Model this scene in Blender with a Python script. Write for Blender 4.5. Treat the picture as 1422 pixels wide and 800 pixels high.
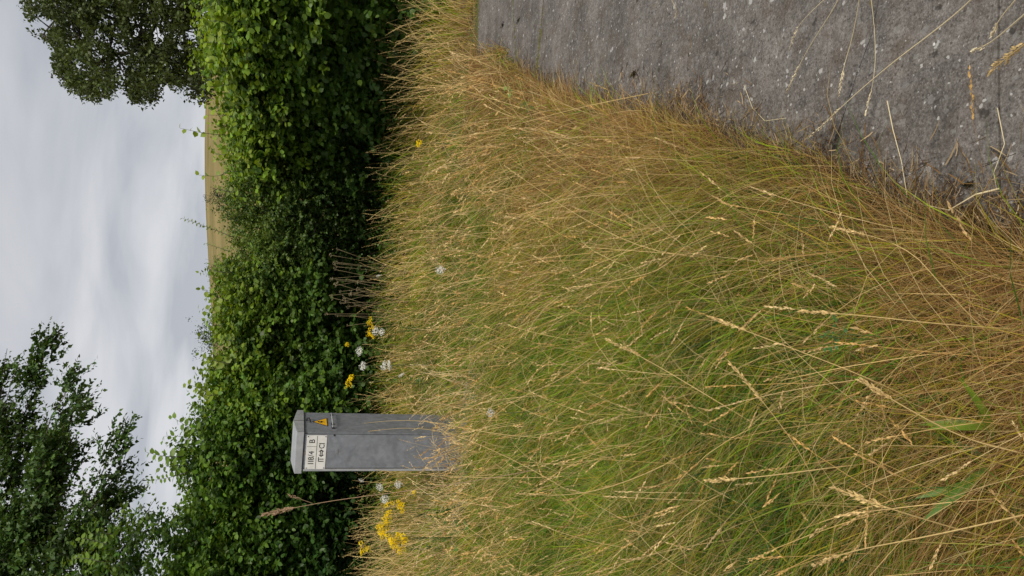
import bpy, math, random
import numpy as np
from mathutils import Matrix, Vector
rad = math.radians
for o in list(bpy.data.objects):
    bpy.data.objects.remove(o)
S = bpy.context.scene
COL = S.collection
rng = np.random.default_rng(11)
random.seed(5)

# ------------------------------------------------------------------ camera (phone held on its side)
EYE = np.array([0.0, 0.0, 1.6])
PITCH, ROLL, FPX = 0.27987, 0.06573, 1066.0
_f = np.array([0, math.cos(PITCH), -math.sin(PITCH)])
_u0 = np.array([0, math.sin(PITCH), math.cos(PITCH)])
_r0 = np.array([1.0, 0, 0])
_r = math.cos(ROLL) * _r0 + math.sin(ROLL) * _u0
_u = math.cos(ROLL) * _u0 - math.sin(ROLL) * _r0
cam = bpy.data.objects.new('camera', bpy.data.cameras.new('camera'))
COL.objects.link(cam)
m = Matrix.Identity(4)
for i, ax in enumerate((-_u, _r, -_f)):
    for j in range(3):
        m[j][i] = ax[j]
m.translation = Vector(EYE)
cam.matrix_world = m
cam.data.sensor_fit = 'HORIZONTAL'
cam.data.sensor_width = 36
cam.data.lens = 36 * FPX / 1422
cam.data.clip_start = 0.05
cam.data.clip_end = 3000
S.camera = cam

# ------------------------------------------------------------------ sky and sun (bright overcast)
SUN_EL, SUN_AZ = rad(50), rad(150)          # azimuth clockwise from +Y: behind the viewer, to the right
W = bpy.data.worlds.new('World'); S.world = W; W.use_nodes = True
nt = W.node_tree; N = nt.nodes; L = nt.links; N.clear()
out = N.new('ShaderNodeOutputWorld')
sky = N.new('ShaderNodeTexSky'); sky.sky_type = 'NISHITA'; sky.sun_disc = False
sky.sun_elevation = SUN_EL; sky.sun_rotation = SUN_AZ
bg1 = N.new('ShaderNodeBackground'); bg1.inputs[1].default_value = 0.06
L.new(sky.outputs[0], bg1.inputs[0])
tc = N.new('ShaderNodeTexCoord'); sep = N.new('ShaderNodeSeparateXYZ'); L.new(tc.outputs['Generated'], sep.inputs[0])
def mth(op, a, b=None, c=None, nt_=None, clamp=False):
    n = (nt_ or nt).nodes.new('ShaderNodeMath'); n.operation = op; n.use_clamp = clamp
    for i, v in enumerate((a, b, c)):
        if v is None: continue
        if isinstance(v, (int, float)): n.inputs[i].default_value = v
        else: (nt_ or nt).links.new(v, n.inputs[i])
    return n.outputs[0]
zc = mth('ADD', mth('ABSOLUTE', sep.outputs[2]), 0.16)
cx = mth('DIVIDE', sep.outputs[0], zc); cy = mth('DIVIDE', sep.outputs[1], zc)
cmb = N.new('ShaderNodeCombineXYZ'); L.new(mth('MULTIPLY', cx, 0.75), cmb.inputs[0]); L.new(cy, cmb.inputs[1])
nz = N.new('ShaderNodeTexNoise'); nz.inputs['Scale'].default_value = 1.5; nz.inputs['Detail'].default_value = 6
nz.inputs['Roughness'].default_value = 0.48; nz.inputs['Distortion'].default_value = 0.35
L.new(cmb.outputs[0], nz.inputs['Vector'])
cr = N.new('ShaderNodeValToRGB')
cr.color_ramp.elements[0].position = 0.36; cr.color_ramp.elements[0].color = (0.395, 0.415, 0.46, 1)
cr.color_ramp.elements[1].position = 0.66; cr.color_ramp.elements[1].color = (0.68, 0.68, 0.70, 1)
L.new(nz.outputs[0], cr.inputs[0])
# lighter cloud low down, as under any overcast seen side-on
lift = mth('MULTIPLY', mth('SUBTRACT', 0.35, mth('ABSOLUTE', sep.outputs[2]), clamp=True), 0.30)
mixc = N.new('ShaderNodeMixRGB'); mixc.blend_type = 'ADD'; mixc.inputs[0].default_value = 1
L.new(cr.outputs[0], mixc.inputs[1]); L.new(lift, mixc.inputs[2])
bg2 = N.new('ShaderNodeBackground'); bg2.inputs[1].default_value = 0.465
L.new(mixc.outputs[0], bg2.inputs[0])
mx = N.new('ShaderNodeMixShader'); mx.inputs[0].default_value = 0.95
L.new(bg1.outputs[0], mx.inputs[1]); L.new(bg2.outputs[0], mx.inputs[2]); L.new(mx.outputs[0], out.inputs[0])

sl = bpy.data.lights.new('sun', 'SUN'); sl.energy = 1.5; sl.angle = rad(16); sl.color = (1.0, 0.93, 0.80)
so = bpy.data.objects.new('sun', sl); COL.objects.link(so)
sd = Vector((math.sin(SUN_AZ) * math.cos(SUN_EL), math.cos(SUN_AZ) * math.cos(SUN_EL), math.sin(SUN_EL)))
so.rotation_euler = sd.to_track_quat('Z', 'Y').to_euler()
so.location = (0, 0, 20)

S.view_settings.view_transform = 'Standard'; S.view_settings.look = 'None'
S.view_settings.exposure = 1.14; S.view_settings.gamma = 1.0; S.view_settings.use_curve_mapping = False
S.render.engine = 'CYCLES'
S.cycles.max_bounces = 6; S.cycles.diffuse_bounces = 3; S.cycles.glossy_bounces = 2
S.cycles.transmission_bounces = 3; S.cycles.transparent_max_bounces = 4

# ------------------------------------------------------------------ helpers
def ray(px, py):
    return _f * FPX - _u * (px - 711) + _r * (400 - py)
def gz(px, py, z=0.0):
    d = ray(px, py); return EYE + d * ((z - EYE[2]) / d[2])
def at(px, py, Y):
    d = ray(px, py); return EYE + d * (Y / d[1])
def project(P):
    d = P - EYE; z = d @ _f
    return 711 - FPX * (d @ _u) / z, 400 - FPX * (d @ _r) / z, z
def nrm(v):
    return v / (np.linalg.norm(v, axis=-1, keepdims=True) + 1e-9)
def rn(*s): return rng.normal(size=s)
def ru(a, b, *s): return rng.uniform(a, b, size=s)

def vnoise(x, y, seed=0, sc=1.0):
    """smooth value noise in -1..1 on arrays"""
    x = np.asarray(x, float) * sc + 31.7 * seed; y = np.asarray(y, float) * sc - 17.3 * seed
    xi = np.floor(x).astype(int); yi = np.floor(y).astype(int); fx = x - xi; fy = y - yi
    fx = fx * fx * (3 - 2 * fx); fy = fy * fy * (3 - 2 * fy)
    def h(a, b):
        n = np.sin(a * 127.1 + b * 311.7 + seed * 74.7) * 43758.5453
        return (n - np.floor(n)) * 2 - 1
    return (h(xi, yi) * (1 - fx) + h(xi + 1, yi) * fx) * (1 - fy) + (h(xi, yi + 1) * (1 - fx) + h(xi + 1, yi + 1) * fx) * fy

class Acc:
    """collects triangles and per-vertex colours, links them as ONE mesh object"""
    def __init__(s): s.v = []; s.f = []; s.c = []; s.n = 0
    def add(s, V, F, C):
        V = np.asarray(V, np.float32).reshape(-1, 3); F = np.asarray(F, np.int64).reshape(-1, 3)
        C = np.asarray(C, np.float32)
        if C.ndim == 1: C = np.tile(C, (len(V), 1))
        s.v.append(V); s.f.append(F + s.n); s.c.append(C); s.n += len(V)
    def mesh(s, name, smooth=False):
        V = np.concatenate(s.v); F = np.concatenate(s.f); C = np.concatenate(s.c)
        me = bpy.data.meshes.new(name)
        me.vertices.add(len(V)); me.vertices.foreach_set('co', V.ravel())
        me.loops.add(F.size); me.loops.foreach_set('vertex_index', F.ravel().astype(np.int32))
        me.polygons.add(len(F)); me.polygons.foreach_set('loop_start', np.arange(0, F.size, 3, dtype=np.int32))
        me.update(calc_edges=True)
        a = me.color_attributes.new('col', 'FLOAT_COLOR', 'POINT')
        a.data.foreach_set('color', np.concatenate([C, np.ones((len(C), 1), np.float32)], 1).astype(np.float32).ravel())
        if smooth: me.polygons.foreach_set('use_smooth', np.ones(len(F), bool))
        return me
    def build(s, name, mat, parent=None, smooth=False, kind=None, offset=None):
        if offset is not None: s.v = [v - np.asarray(offset, np.float32) for v in s.v]
        return link(name, s.mesh(name, smooth), mat, parent, kind)

def link(name, me, mat, parent=None, kind=None):
    o = bpy.data.objects.new(name, me); COL.objects.link(o)
    if mat and not me.materials: me.materials.append(mat)
    if parent: o.parent = parent
    if kind: o['kind'] = kind
    return o
def tag(o, label=None, cat=None, group=None, kind=None):
    if label: o['label'] = label
    if cat: o['category'] = cat
    if group: o['group'] = group
    if kind: o['kind'] = kind
    return o
def empty(name, loc, label, cat, group=None):
    o = bpy.data.objects.new(name, None); COL.objects.link(o); o.location = [float(a) for a in loc]
    o.empty_display_size = 0.1
    return tag(o, label, cat, group)

def ribbons(A, P, Wd, C, wvec=None):
    """P [n,s,3] paths, Wd [n,s] widths, C [n,3] or [n,s,3]"""
    n, s, _ = P.shape
    T = np.gradient(P, axis=1)
    if wvec is None: wvec = rn(n, 3)
    sd_ = nrm(np.cross(T, wvec[:, None, :]))
    Lf = P - sd_ * Wd[..., None] / 2; Rt = P + sd_ * Wd[..., None] / 2
    V = np.stack([Lf, Rt], 2).reshape(-1, 3)
    k = (np.arange(n)[:, None] * s + np.arange(s - 1)[None]).ravel() * 2
    F = np.concatenate([np.stack([k, k + 1, k + 3], 1), np.stack([k, k + 3, k + 2], 1)])
    if C.ndim == 2: C = np.repeat(C[:, None], s, 1)
    A.add(V, F, np.repeat(C.reshape(-1, 3), 2, 0))

def tube(A, pts, radii, col, sides=6, cap=True):
    pts = np.asarray(pts, float); radii = np.broadcast_to(np.asarray(radii, float), (len(pts),))
    T = nrm(np.gradient(pts, axis=0)); ref = np.array([0.31, 0.92, 0.24])
    U_ = nrm(np.cross(T, ref)); V_ = np.cross(T, U_)
    a = np.linspace(0, 2 * math.pi, sides, endpoint=False)
    ring = pts[:, None] + radii[:, None, None] * (np.cos(a)[None, :, None] * U_[:, None] + np.sin(a)[None, :, None] * V_[:, None])
    n = len(pts); F = []
    for i in range(n - 1):
        for j in range(sides):
            p = i * sides + j; q = i * sides + (j + 1) % sides
            F += [(p, q, q + sides), (p, q + sides, p + sides)]
    V = ring.reshape(-1, 3)
    if cap:
        V = np.concatenate([V, pts[:1], pts[-1:]])
        for j in range(sides):
            F += [((j + 1) % sides, j, n * sides), ((n - 1) * sides + j, (n - 1) * sides + (j + 1) % sides, n * sides + 1)]
    A.add(V, F, np.asarray(col, float))

def smooth_path(pts, n=12):
    pts = np.asarray(pts, float)
    for _ in range(3):
        if len(pts) > 2:
            q = pts[:-1] * 0.75 + pts[1:] * 0.25; r_ = pts[:-1] * 0.25 + pts[1:] * 0.75
            pts = np.concatenate([pts[:1], np.stack([q, r_], 1).reshape(-1, 3), pts[-1:]])
    d = np.concatenate([[0], np.cumsum(np.linalg.norm(np.diff(pts, axis=0), axis=1))])
    t = np.linspace(0, d[-1], n)
    return np.stack([np.interp(t, d, pts[:, k]) for k in range(3)], 1)

# leaf templates: (along, across, up) and triangles
def leaf_tpl(prof, droop=0.12, fold=0.18):
    """prof: list of (t, halfwidth) between base and tip"""
    pts = [(0, 0, 0)]; 
    for t, w_ in prof:
        pts += [(t, -w_, fold * w_ - droop * t * t), (t, 0, -droop * t * t), (t, w_, fold * w_ - droop * t * t)]
    pts.append((1, 0, -droop)); F = [(0, 2, 1), (0, 3, 2)]
    for i in range(len(prof) - 1):
        a = 1 + 3 * i; b = a + 3
        F += [(a, a + 1, b + 1), (a, b + 1, b), (a + 1, a + 2, b + 2), (a + 1, b + 2, b + 1)]
    a = 1 + 3 * (len(prof) - 1); e = len(pts) - 1
    F += [(a, a + 1, e), (a + 1, a + 2, e)]
    return np.array(pts, float), np.array(F)
OVATE = leaf_tpl([(0.22, 0.32), (0.60, 0.32)])
SIMPLE = leaf_tpl([(0.38, 0.36)])
ROUND = leaf_tpl([(0.18, 0.38), (0.60, 0.41)], 0.15, 0.15)
NARROW = leaf_tpl([(0.4, 0.18)], 0.2, 0.3)
TINY = (np.array([(0, 0, 0), (0.45, -0.34, 0.05), (0.45, 0.34, 0.05), (1, 0, -0.08)], float), np.array([(0, 2, 1), (1, 2, 3)]))
LANCE = leaf_tpl([(0.2, 0.10), (0.5, 0.13), (0.8, 0.08)], 0.25, 0.3)
BLADE = leaf_tpl([(0.2, 0.05), (0.5, 0.062), (0.8, 0.04)], 0.35, 0.3)
def leaves(A, tpl, O, D, Nn, Ln, C):
    T, F = tpl; n = len(O)
    D = nrm(D); Sd = nrm(np.cross(Nn, D)); Up = np.cross(D, Sd)
    V = O[:, None] + Ln[:, None, None] * (T[None, :, 0:1] * D[:, None] + T[None, :, 1:2] * Sd[:, None] + T[None, :, 2:3] * Up[:, None])
    Fa = (F[None] + (np.arange(n) * len(T))[:, None, None])
    A.add(V, Fa, np.repeat(C, len(T), 0))

# ------------------------------------------------------------------ materials
def new_mat(name):
    mt = bpy.data.materials.new(name); mt.use_nodes = True
    nt_ = mt.node_tree; nt_.nodes.clear()
    o = nt_.nodes.new('ShaderNodeOutputMaterial'); return mt, nt_, o
def veg_mat(name, transl=0.3, rough=0.5, spec=0.35, tint=(1, 1, 1), gloss=True):
    mt, t, o = new_mat(name)
    at_ = t.nodes.new('ShaderNodeAttribute'); at_.attribute_name = 'col'
    hs = t.nodes.new('ShaderNodeHueSaturation')
    nz_ = t.nodes.new('ShaderNodeTexNoise'); nz_.inputs['Scale'].default_value = 40
    mr = t.nodes.new('ShaderNodeMapRange'); mr.inputs[3].default_value = 0.8; mr.inputs[4].default_value = 1.2
    t.links.new(nz_.outputs[0], mr.inputs[0]); t.links.new(mr.outputs[0], hs.inputs['Value'])
    t.links.new(at_.outputs['Color'], hs.inputs['Color'])
    p = t.nodes.new('ShaderNodeBsdfPrincipled'); p.inputs['Roughness'].default_value = rough
    p.inputs['Specular IOR Level'].default_value = spec
    tr = t.nodes.new('ShaderNodeBsdfTranslucent')
    g = t.nodes.new('ShaderNodeMixRGB'); g.blend_type = 'MULTIPLY'; g.inputs[0].default_value = 1
    g.inputs[2].default_value = (1.5, 1.35, 0.6, 1) if gloss else (1.1, 1.0, 0.8, 1)
    t.links.new(hs.outputs[0], g.inputs[1]); t.links.new(g.outputs[0], tr.inputs[0]); t.links.new(hs.outputs[0], p.inputs['Base Color'])
    mxx = t.nodes.new('ShaderNodeMixShader'); mxx.inputs[0].default_value = transl
    t.links.new(p.outputs[0], mxx.inputs[1]); t.links.new(tr.outputs[0], mxx.inputs[2]); t.links.new(mxx.outputs[0], o.inputs[0])
    return mt
def solid_mat(name, col, rough=0.6, metal=0.0, spec=0.4):
    mt, t, o = new_mat(name); p = t.nodes.new('ShaderNodeBsdfPrincipled')
    p.inputs['Base Color'].default_value = (*col, 1); p.inputs['Roughness'].default_value = rough
    p.inputs['Metallic'].default_value = metal; p.inputs['Specular IOR Level'].default_value = spec
    t.links.new(p.outputs[0], o.inputs[0]); return mt
def noise_mat(name, c1, c2, scale, rough=0.8, bump=0.3, detail=8, c3=None, scale3=2.0, metal=0, bump_dist=0.004):
    mt, t, o = new_mat(name); p = t.nodes.new('ShaderNodeBsdfPrincipled'); p.inputs['Roughness'].default_value = rough
    p.inputs['Metallic'].default_value = metal
    tcn = t.nodes.new('ShaderNodeTexCoord')
    n1 = t.nodes.new('ShaderNodeTexNoise'); n1.inputs['Scale'].default_value = scale; n1.inputs['Detail'].default_value = detail
    t.links.new(tcn.outputs['Object'], n1.inputs['Vector'])
    r1 = t.nodes.new('ShaderNodeValToRGB'); r1.color_ramp.elements[0].position = 0.35; r1.color_ramp.elements[1].position = 0.65
    r1.color_ramp.elements[0].color = (*c1, 1); r1.color_ramp.elements[1].color = (*c2, 1)
    t.links.new(n1.outputs[0], r1.inputs[0]); cc = r1.outputs[0]
    if c3:
        n3 = t.nodes.new('ShaderNodeTexNoise'); n3.inputs['Scale'].default_value = scale3; n3.inputs['Detail'].default_value = 4
        t.links.new(tcn.outputs['Object'], n3.inputs['Vector'])
        r3 = t.nodes.new('ShaderNodeValToRGB'); r3.color_ramp.elements[0].position = 0.45; r3.color_ramp.elements[1].position = 0.62
        t.links.new(n3.outputs[0], r3.inputs[0])
        m3 = t.nodes.new('ShaderNodeMixRGB'); t.links.new(r3.outputs[0], m3.inputs[0]); t.links.new(cc, m3.inputs[1]); m3.inputs[2].default_value = (*c3, 1)
        cc = m3.outputs[0]
    t.links.new(cc, p.inputs['Base Color'])
    b = t.nodes.new('ShaderNodeBump'); b.inputs['Strength'].default_value = bump; b.inputs['Distance'].default_value = bump_dist
    t.links.new(n1.outputs[0], b.inputs['Height']); t.links.new(b.outputs[0], p.inputs['Normal'])
    t.links.new(p.outputs[0], o.inputs[0]); return mt

M_leaf = veg_mat('leaf_green', 0.34, 0.45, 0.30)
M_leaf_tree = veg_mat('tree_leaf', 0.22, 0.5, 0.3)
M_grass = veg_mat('grass_blade', 0.30, 0.6, 0.15)
M_straw = veg_mat('dry_straw', 0.22, 0.65, 0.12, gloss=False)
M_flower = veg_mat('petal', 0.3, 0.7, 0.1, gloss=False)
M_bark = noise_mat('bark', (0.045, 0.035, 0.028), (0.10, 0.085, 0.07), 18, 0.9, 0.6)
M_soil = noise_mat('soil', (0.055, 0.04, 0.025), (0.13, 0.095, 0.055), 12, 0.95, 0.6, c3=(0.10, 0.10, 0.035), scale3=1.4, bump_dist=0.02)
M_moss = noise_mat('moss', (0.04, 0.045, 0.012), (0.14, 0.13, 0.04), 60, 0.95, 0.8)

# field on the hill: mown stubble with faint lines
M_field, t, o_ = new_mat('field_stubble')
p = t.nodes.new('ShaderNodeBsdfPrincipled'); p.inputs['Roughness'].default_value = 0.95; p.inputs['Specular IOR Level'].default_value = 0.1
tcn = t.nodes.new('ShaderNodeTexCoord'); mp = t.nodes.new('ShaderNodeMapping'); mp.inputs['Scale'].default_value = (0.06, 0.13, 0.3)
t.links.new(tcn.outputs['Object'], mp.inputs[0])
n1 = t.nodes.new('ShaderNodeTexNoise'); n1.inputs['Scale'].default_value = 1.2; n1.inputs['Detail'].default_value = 7; t.links.new(mp.outputs[0], n1.inputs[0])
r1 = t.nodes.new('ShaderNodeValToRGB'); r1.color_ramp.elements[0].position = 0.3; r1.color_ramp.elements[1].position = 0.7
r1.color_ramp.elements[0].color = (0.15, 0.125, 0.045, 1); r1.color_ramp.elements[1].color = (0.27, 0.21, 0.09, 1)
t.links.new(n1.outputs[0], r1.inputs[0]); t.links.new(r1.outputs[0], p.inputs['Base Color']); t.links.new(p.outputs[0], o_.inputs[0])

# weathered concrete with lichen spots and exposed aggregate
def concrete_mat(name, base1, base2, seedoff=0.0):
    mt, t, o = new_mat(name); p = t.nodes.new('ShaderNodeBsdfPrincipled'); p.inputs['Roughness'].default_value = 0.9
    p.inputs['Specular IOR Level'].default_value = 0.25
    geo = t.nodes.new('ShaderNodeNewGeometry'); off = t.nodes.new('ShaderNodeVectorMath'); off.inputs[1].default_value = (seedoff, seedoff * 1.7, 0)
    t.links.new(geo.outputs['Position'], off.inputs[0]); vec = off.outputs[0]
    def noise(sc, det=6, rgh=0.6):
        n = t.nodes.new('ShaderNodeTexNoise'); n.inputs['Scale'].default_value = sc; n.inputs['Detail'].default_value = det
        n.inputs['Roughness'].default_value = rgh; t.links.new(vec, n.inputs['Vector']); return n.outputs[0]
    def ramp(x, a, b, c0=(0, 0, 0), c1=(1, 1, 1)):
        r = t.nodes.new('ShaderNodeValToRGB'); r.color_ramp.elements[0].position = a; r.color_ramp.elements[1].position = b
        r.color_ramp.elements[0].color = (*c0, 1); r.color_ramp.elements[1].color = (*c1, 1); t.links.new(x, r.inputs[0]); return r.outputs[0]
    def mixc_(f, a, b, mode='MIX'):
        n = t.nodes.new('ShaderNodeMixRGB'); n.blend_type = mode
        if isinstance(f, (int, float)): n.inputs[0].default_value = f
        else: t.links.new(f, n.inputs[0])
        for i, q in ((1, a), (2, b)):
            if isinstance(q, tuple): n.inputs[i].default_value = (*q, 1)
            else: t.links.new(q, n.inputs[i])
        return n.outputs[0]
    def spots(sc, size, keep, wob=0.35):
        nw = t.nodes.new('ShaderNodeTexNoise'); nw.inputs['Scale'].default_value = sc * 2.2; nw.inputs['Detail'].default_value = 2
        t.links.new(vec, nw.inputs['Vector'])
        ad = t.nodes.new('ShaderNodeMixRGB'); ad.blend_type = 'LINEAR_LIGHT'; ad.inputs[0].default_value = wob / sc
        t.links.new(vec, ad.inputs[1]); t.links.new(nw.outputs['Color'], ad.inputs[2])
        v = t.nodes.new('ShaderNodeTexVoronoi'); v.voronoi_dimensions = '2D'; v.inputs['Scale'].default_value = sc
        t.links.new(ad.outputs[0], v.inputs['Vector'])
        s_ = t.nodes.new('ShaderNodeSeparateColor'); t.links.new(v.outputs['Color'], s_.inputs[0])
        # size varies per cell, most cells have none
        rr = mth('MULTIPLY', mth('ADD', s_.outputs[1], 0.35, nt_=t), size, nt_=t)
        inside = mth('MULTIPLY', mth('SUBTRACT', rr, v.outputs['Distance'], nt_=t), 14.0, nt_=t, clamp=True)
        k = mth('LESS_THAN', s_.outputs[0], keep, nt_=t)
        return mth('MULTIPLY', inside, k, nt_=t)
    c = ramp(noise(3.0, 8, 0.65), 0.35, 0.68, base1, base2)
    c = mixc_(0.75, c, ramp(noise(95, 5, 0.7), 0.32, 0.70, (0.40, 0.38, 0.36), (1.5, 1.5, 1.5)), 'MULTIPLY')
    c = mixc_(0.8, c, ramp(noise(26, 6, 0.7), 0.34, 0.66, (0.62, 0.60, 0.58), (1.30, 1.30, 1.30)), 'MULTIPLY')
    c = mixc_(mth('MULTIPLY', ramp(noise(7, 5), 0.52, 0.66), 0.45, nt_=t), c, (0.085, 0.062, 0.040))       # brown organic film
    c = mixc_(0.7, c, ramp(noise(260, 3, 0.8), 0.35, 0.66, (0.55, 0.53, 0.50), (1.45, 1.45, 1.45)), 'MULTIPLY')
    c = mixc_(mth('MULTIPLY', spots(85, 0.30, 0.30), 0.6, nt_=t), c, (0.045, 0.036, 0.030))
    c = mixc_(mth('MULTIPLY', spots(110, 0.30, 0.3), 0.45, nt_=t), c, (0.26, 0.25, 0.235))
    c = mixc_(mth('MULTIPLY', spots(30, 0.30, 0.26), 0.34, nt_=t), c, (0.25, 0.245, 0.23))
    c = mixc_(mth('MULTIPLY', spots(21, 0.19, 0.10), 0.7, nt_=t), c, (0.42, 0.415, 0.40))
    c = mixc_(mth('MULTIPLY', spots(58, 0.25, 0.06), 0.6, nt_=t), c, (0.52, 0.515, 0.50))
    c = mixc_(mth('MULTIPLY', spots(16, 0.17, 0.16), 0.8, nt_=t), c, (0.035, 0.030, 0.026))
    c = mixc_(mth('MULTIPLY', spots(12, 0.2, 0.08, 0.8), 0.35, nt_=t), c, (0.16, 0.13, 0.05))
    t.links.new(c, p.inputs['Base Color'])
    b = t.nodes.new('ShaderNodeBump'); b.inputs['Strength'].default_value = 0.6; b.inputs['Distance'].default_value = 0.003
    hh = mth('ADD', noise(120, 6, 0.75), mth('MULTIPLY', noise(14, 4), 1.5, nt_=t), nt_=t)
    t.links.new(hh, b.inputs['Height']); t.links.new(b.outputs[0], p.inputs['Normal']); t.links.new(p.outputs[0], o.inputs[0])
    return mt
M_conc = concrete_mat('weathered_concrete', (0.086, 0.079, 0.074), (0.200, 0.187, 0.178))
M_conc2 = concrete_mat('pale_concrete', (0.25, 0.23, 0.21), (0.36, 0.34, 0.32), 5.0)

# galvanised steel
M_galv, t, o_ = new_mat('galvanised_steel')
p = t.nodes.new('ShaderNodeBsdfPrincipled'); p.inputs['Metallic'].default_value = 0.2; p.inputs['Roughness'].default_value = 0.55
tcn = t.nodes.new('ShaderNodeTexCoord')
v1 = t.nodes.new('ShaderNodeTexVoronoi'); v1.inputs['Scale'].default_value = 26; t.links.new(tcn.outputs['Object'], v1.inputs['Vector'])
nn = t.nodes.new('ShaderNodeTexNoise'); nn.inputs['Scale'].default_value = 13; nn.inputs['Detail'].default_value = 6; nn.inputs['Distortion'].default_value = 0.8
t.links.new(tcn.outputs['Object'], nn.inputs['Vector'])
s_ = t.nodes.new('ShaderNodeSeparateColor'); t.links.new(v1.outputs['Color'], s_.inputs[0])
fac = mth('ADD', mth('MULTIPLY', s_.outputs[0], 0.16, nt_=t), mth('MULTIPLY', nn.outputs[0], 0.9, nt_=t), nt_=t)
r1 = t.nodes.new('ShaderNodeValToRGB'); r1.color_ramp.elements[0].position = 0.35; r1.color_ramp.elements[1].position = 0.85
r1.color_ramp.elements[0].color = (0.162, 0.172, 0.195, 1); r1.color_ramp.elements[1].color = (0.272, 0.288, 0.325, 1)
t.links.new(fac, r1.inputs[0]); t.links.new(r1.outputs[0], p.inputs['Base Color']); t.links.new(p.outputs[0], o_.inputs[0])
M_galv2 = noise_mat('galvanised_lid', (0.30, 0.31, 0.33), (0.40, 0.41, 0.43), 9, 0.5, 0.05, metal=0.2)
M_white = noise_mat('sign_white', (0.60, 0.59, 0.57), (0.72, 0.71, 0.69), 14, 0.45, 0.02)
M_black = solid_mat('black_print', (0.012, 0.012, 0.014), 0.5)
M_yellow = solid_mat('warning_yellow', (0.80, 0.44, 0.015), 0.45)
M_dark = solid_mat('dark_gap', (0.02, 0.02, 0.022), 0.8)
M_rust = noise_mat('old_sticker', (0.13, 0.10, 0.09), (0.20, 0.17, 0.15), 60, 0.8, 0.1)

# ------------------------------------------------------------------ ground, hill field
# path edge (verge side) in plan: passes (0.17,1.36) and runs 18 degrees right of the view
E0 = np.array([0.10, 1.15]); ED = nrm(np.array([0.322, 0.947])); EN = np.array([ED[1], -ED[0]])    # EN points onto the concrete
def edge_d(x, y):                                                     # + on the verge side
    return -((np.asarray(x) - E0[0]) * EN[0] + (np.asarray(y) - E0[1]) * EN[1])
def edge_t(x, y): return (np.asarray(x) - E0[0]) * ED[0] + (np.asarray(y) - E0[1]) * ED[1]
PATH_END = 7.30                                                       # y where the concrete stops
def ground_z(x, y):
    z = 0.03 * vnoise(x, y, 3, 0.9) + 0.012 * vnoise(x, y, 4, 3.1) - 0.03
    return z
xs = np.concatenate([np.linspace(-2500, -60, 12), np.linspace(-50, -8, 20), np.linspace(-7, 7, 80), np.linspace(8, 50, 20), np.linspace(60, 2500, 12)])
ys = np.concatenate([np.linspace(-60, -2, 10), np.linspace(-1.5, 14, 90), np.linspace(15, 30, 12)])
def hill_z(x, y):
    # rises beyond the hedge to a crest near 170 m; lower to the left
    t = np.clip((y - 28) / 150, 0, 1); t = t * t * (3 - 2 * t)
    crest = 19.1 + 2.3 * np.tanh(x / 26.0) + 0.7 * np.sin(x / 19.0)
    back = np.clip((y - 190) / 800, 0, 1)
    return -1.2 * np.clip((y - 14) / 14, 0, 1) + t * crest - back * 30
def grid(name, xs, ys, zf, mat, kind='structure'):
    X, Y = np.meshgrid(xs, ys); Z = zf(X, Y); V = np.stack([X, Y, Z], -1).reshape(-1, 3)
    nx = len(xs); i = (np.arange(len(ys) - 1)[:, None] * nx + np.arange(nx - 1)[None]).ravel()
    F = np.concatenate([np.stack([i, i + 1, i + nx + 1], 1), np.stack([i, i + nx + 1, i + nx], 1)])
    A = Acc(); A.add(V, F, np.array([.2, .2, .2])); o = A.build(name, mat, smooth=True, kind=kind); return o
def gfun(X, Y):
    d = edge_d(X, Y); under = np.clip((-d) / 0.05 + 0.0, 0, 1) * (Y < PATH_END + 0.1)
    far = np.clip((Y - 14) / 14, 0, 1)
    return ground_z(X, Y) - 0.10 * under - 1.22 * far
g = grid('ground', xs, ys, gfun, M_soil); tag(g, 'bare brown soil under the rough grass of the verge')
fx = np.concatenate([np.linspace(-2500, -150, 14), np.linspace(-140, 140, 70), np.linspace(150, 2500, 14)])
fy = np.concatenate([np.linspace(26, 220, 50), np.linspace(240, 2600, 16)])
fl = grid('field', fx, fy, hill_z, M_field); tag(fl, 'dry yellow stubble field rising to the skyline beyond the hedge')

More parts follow.
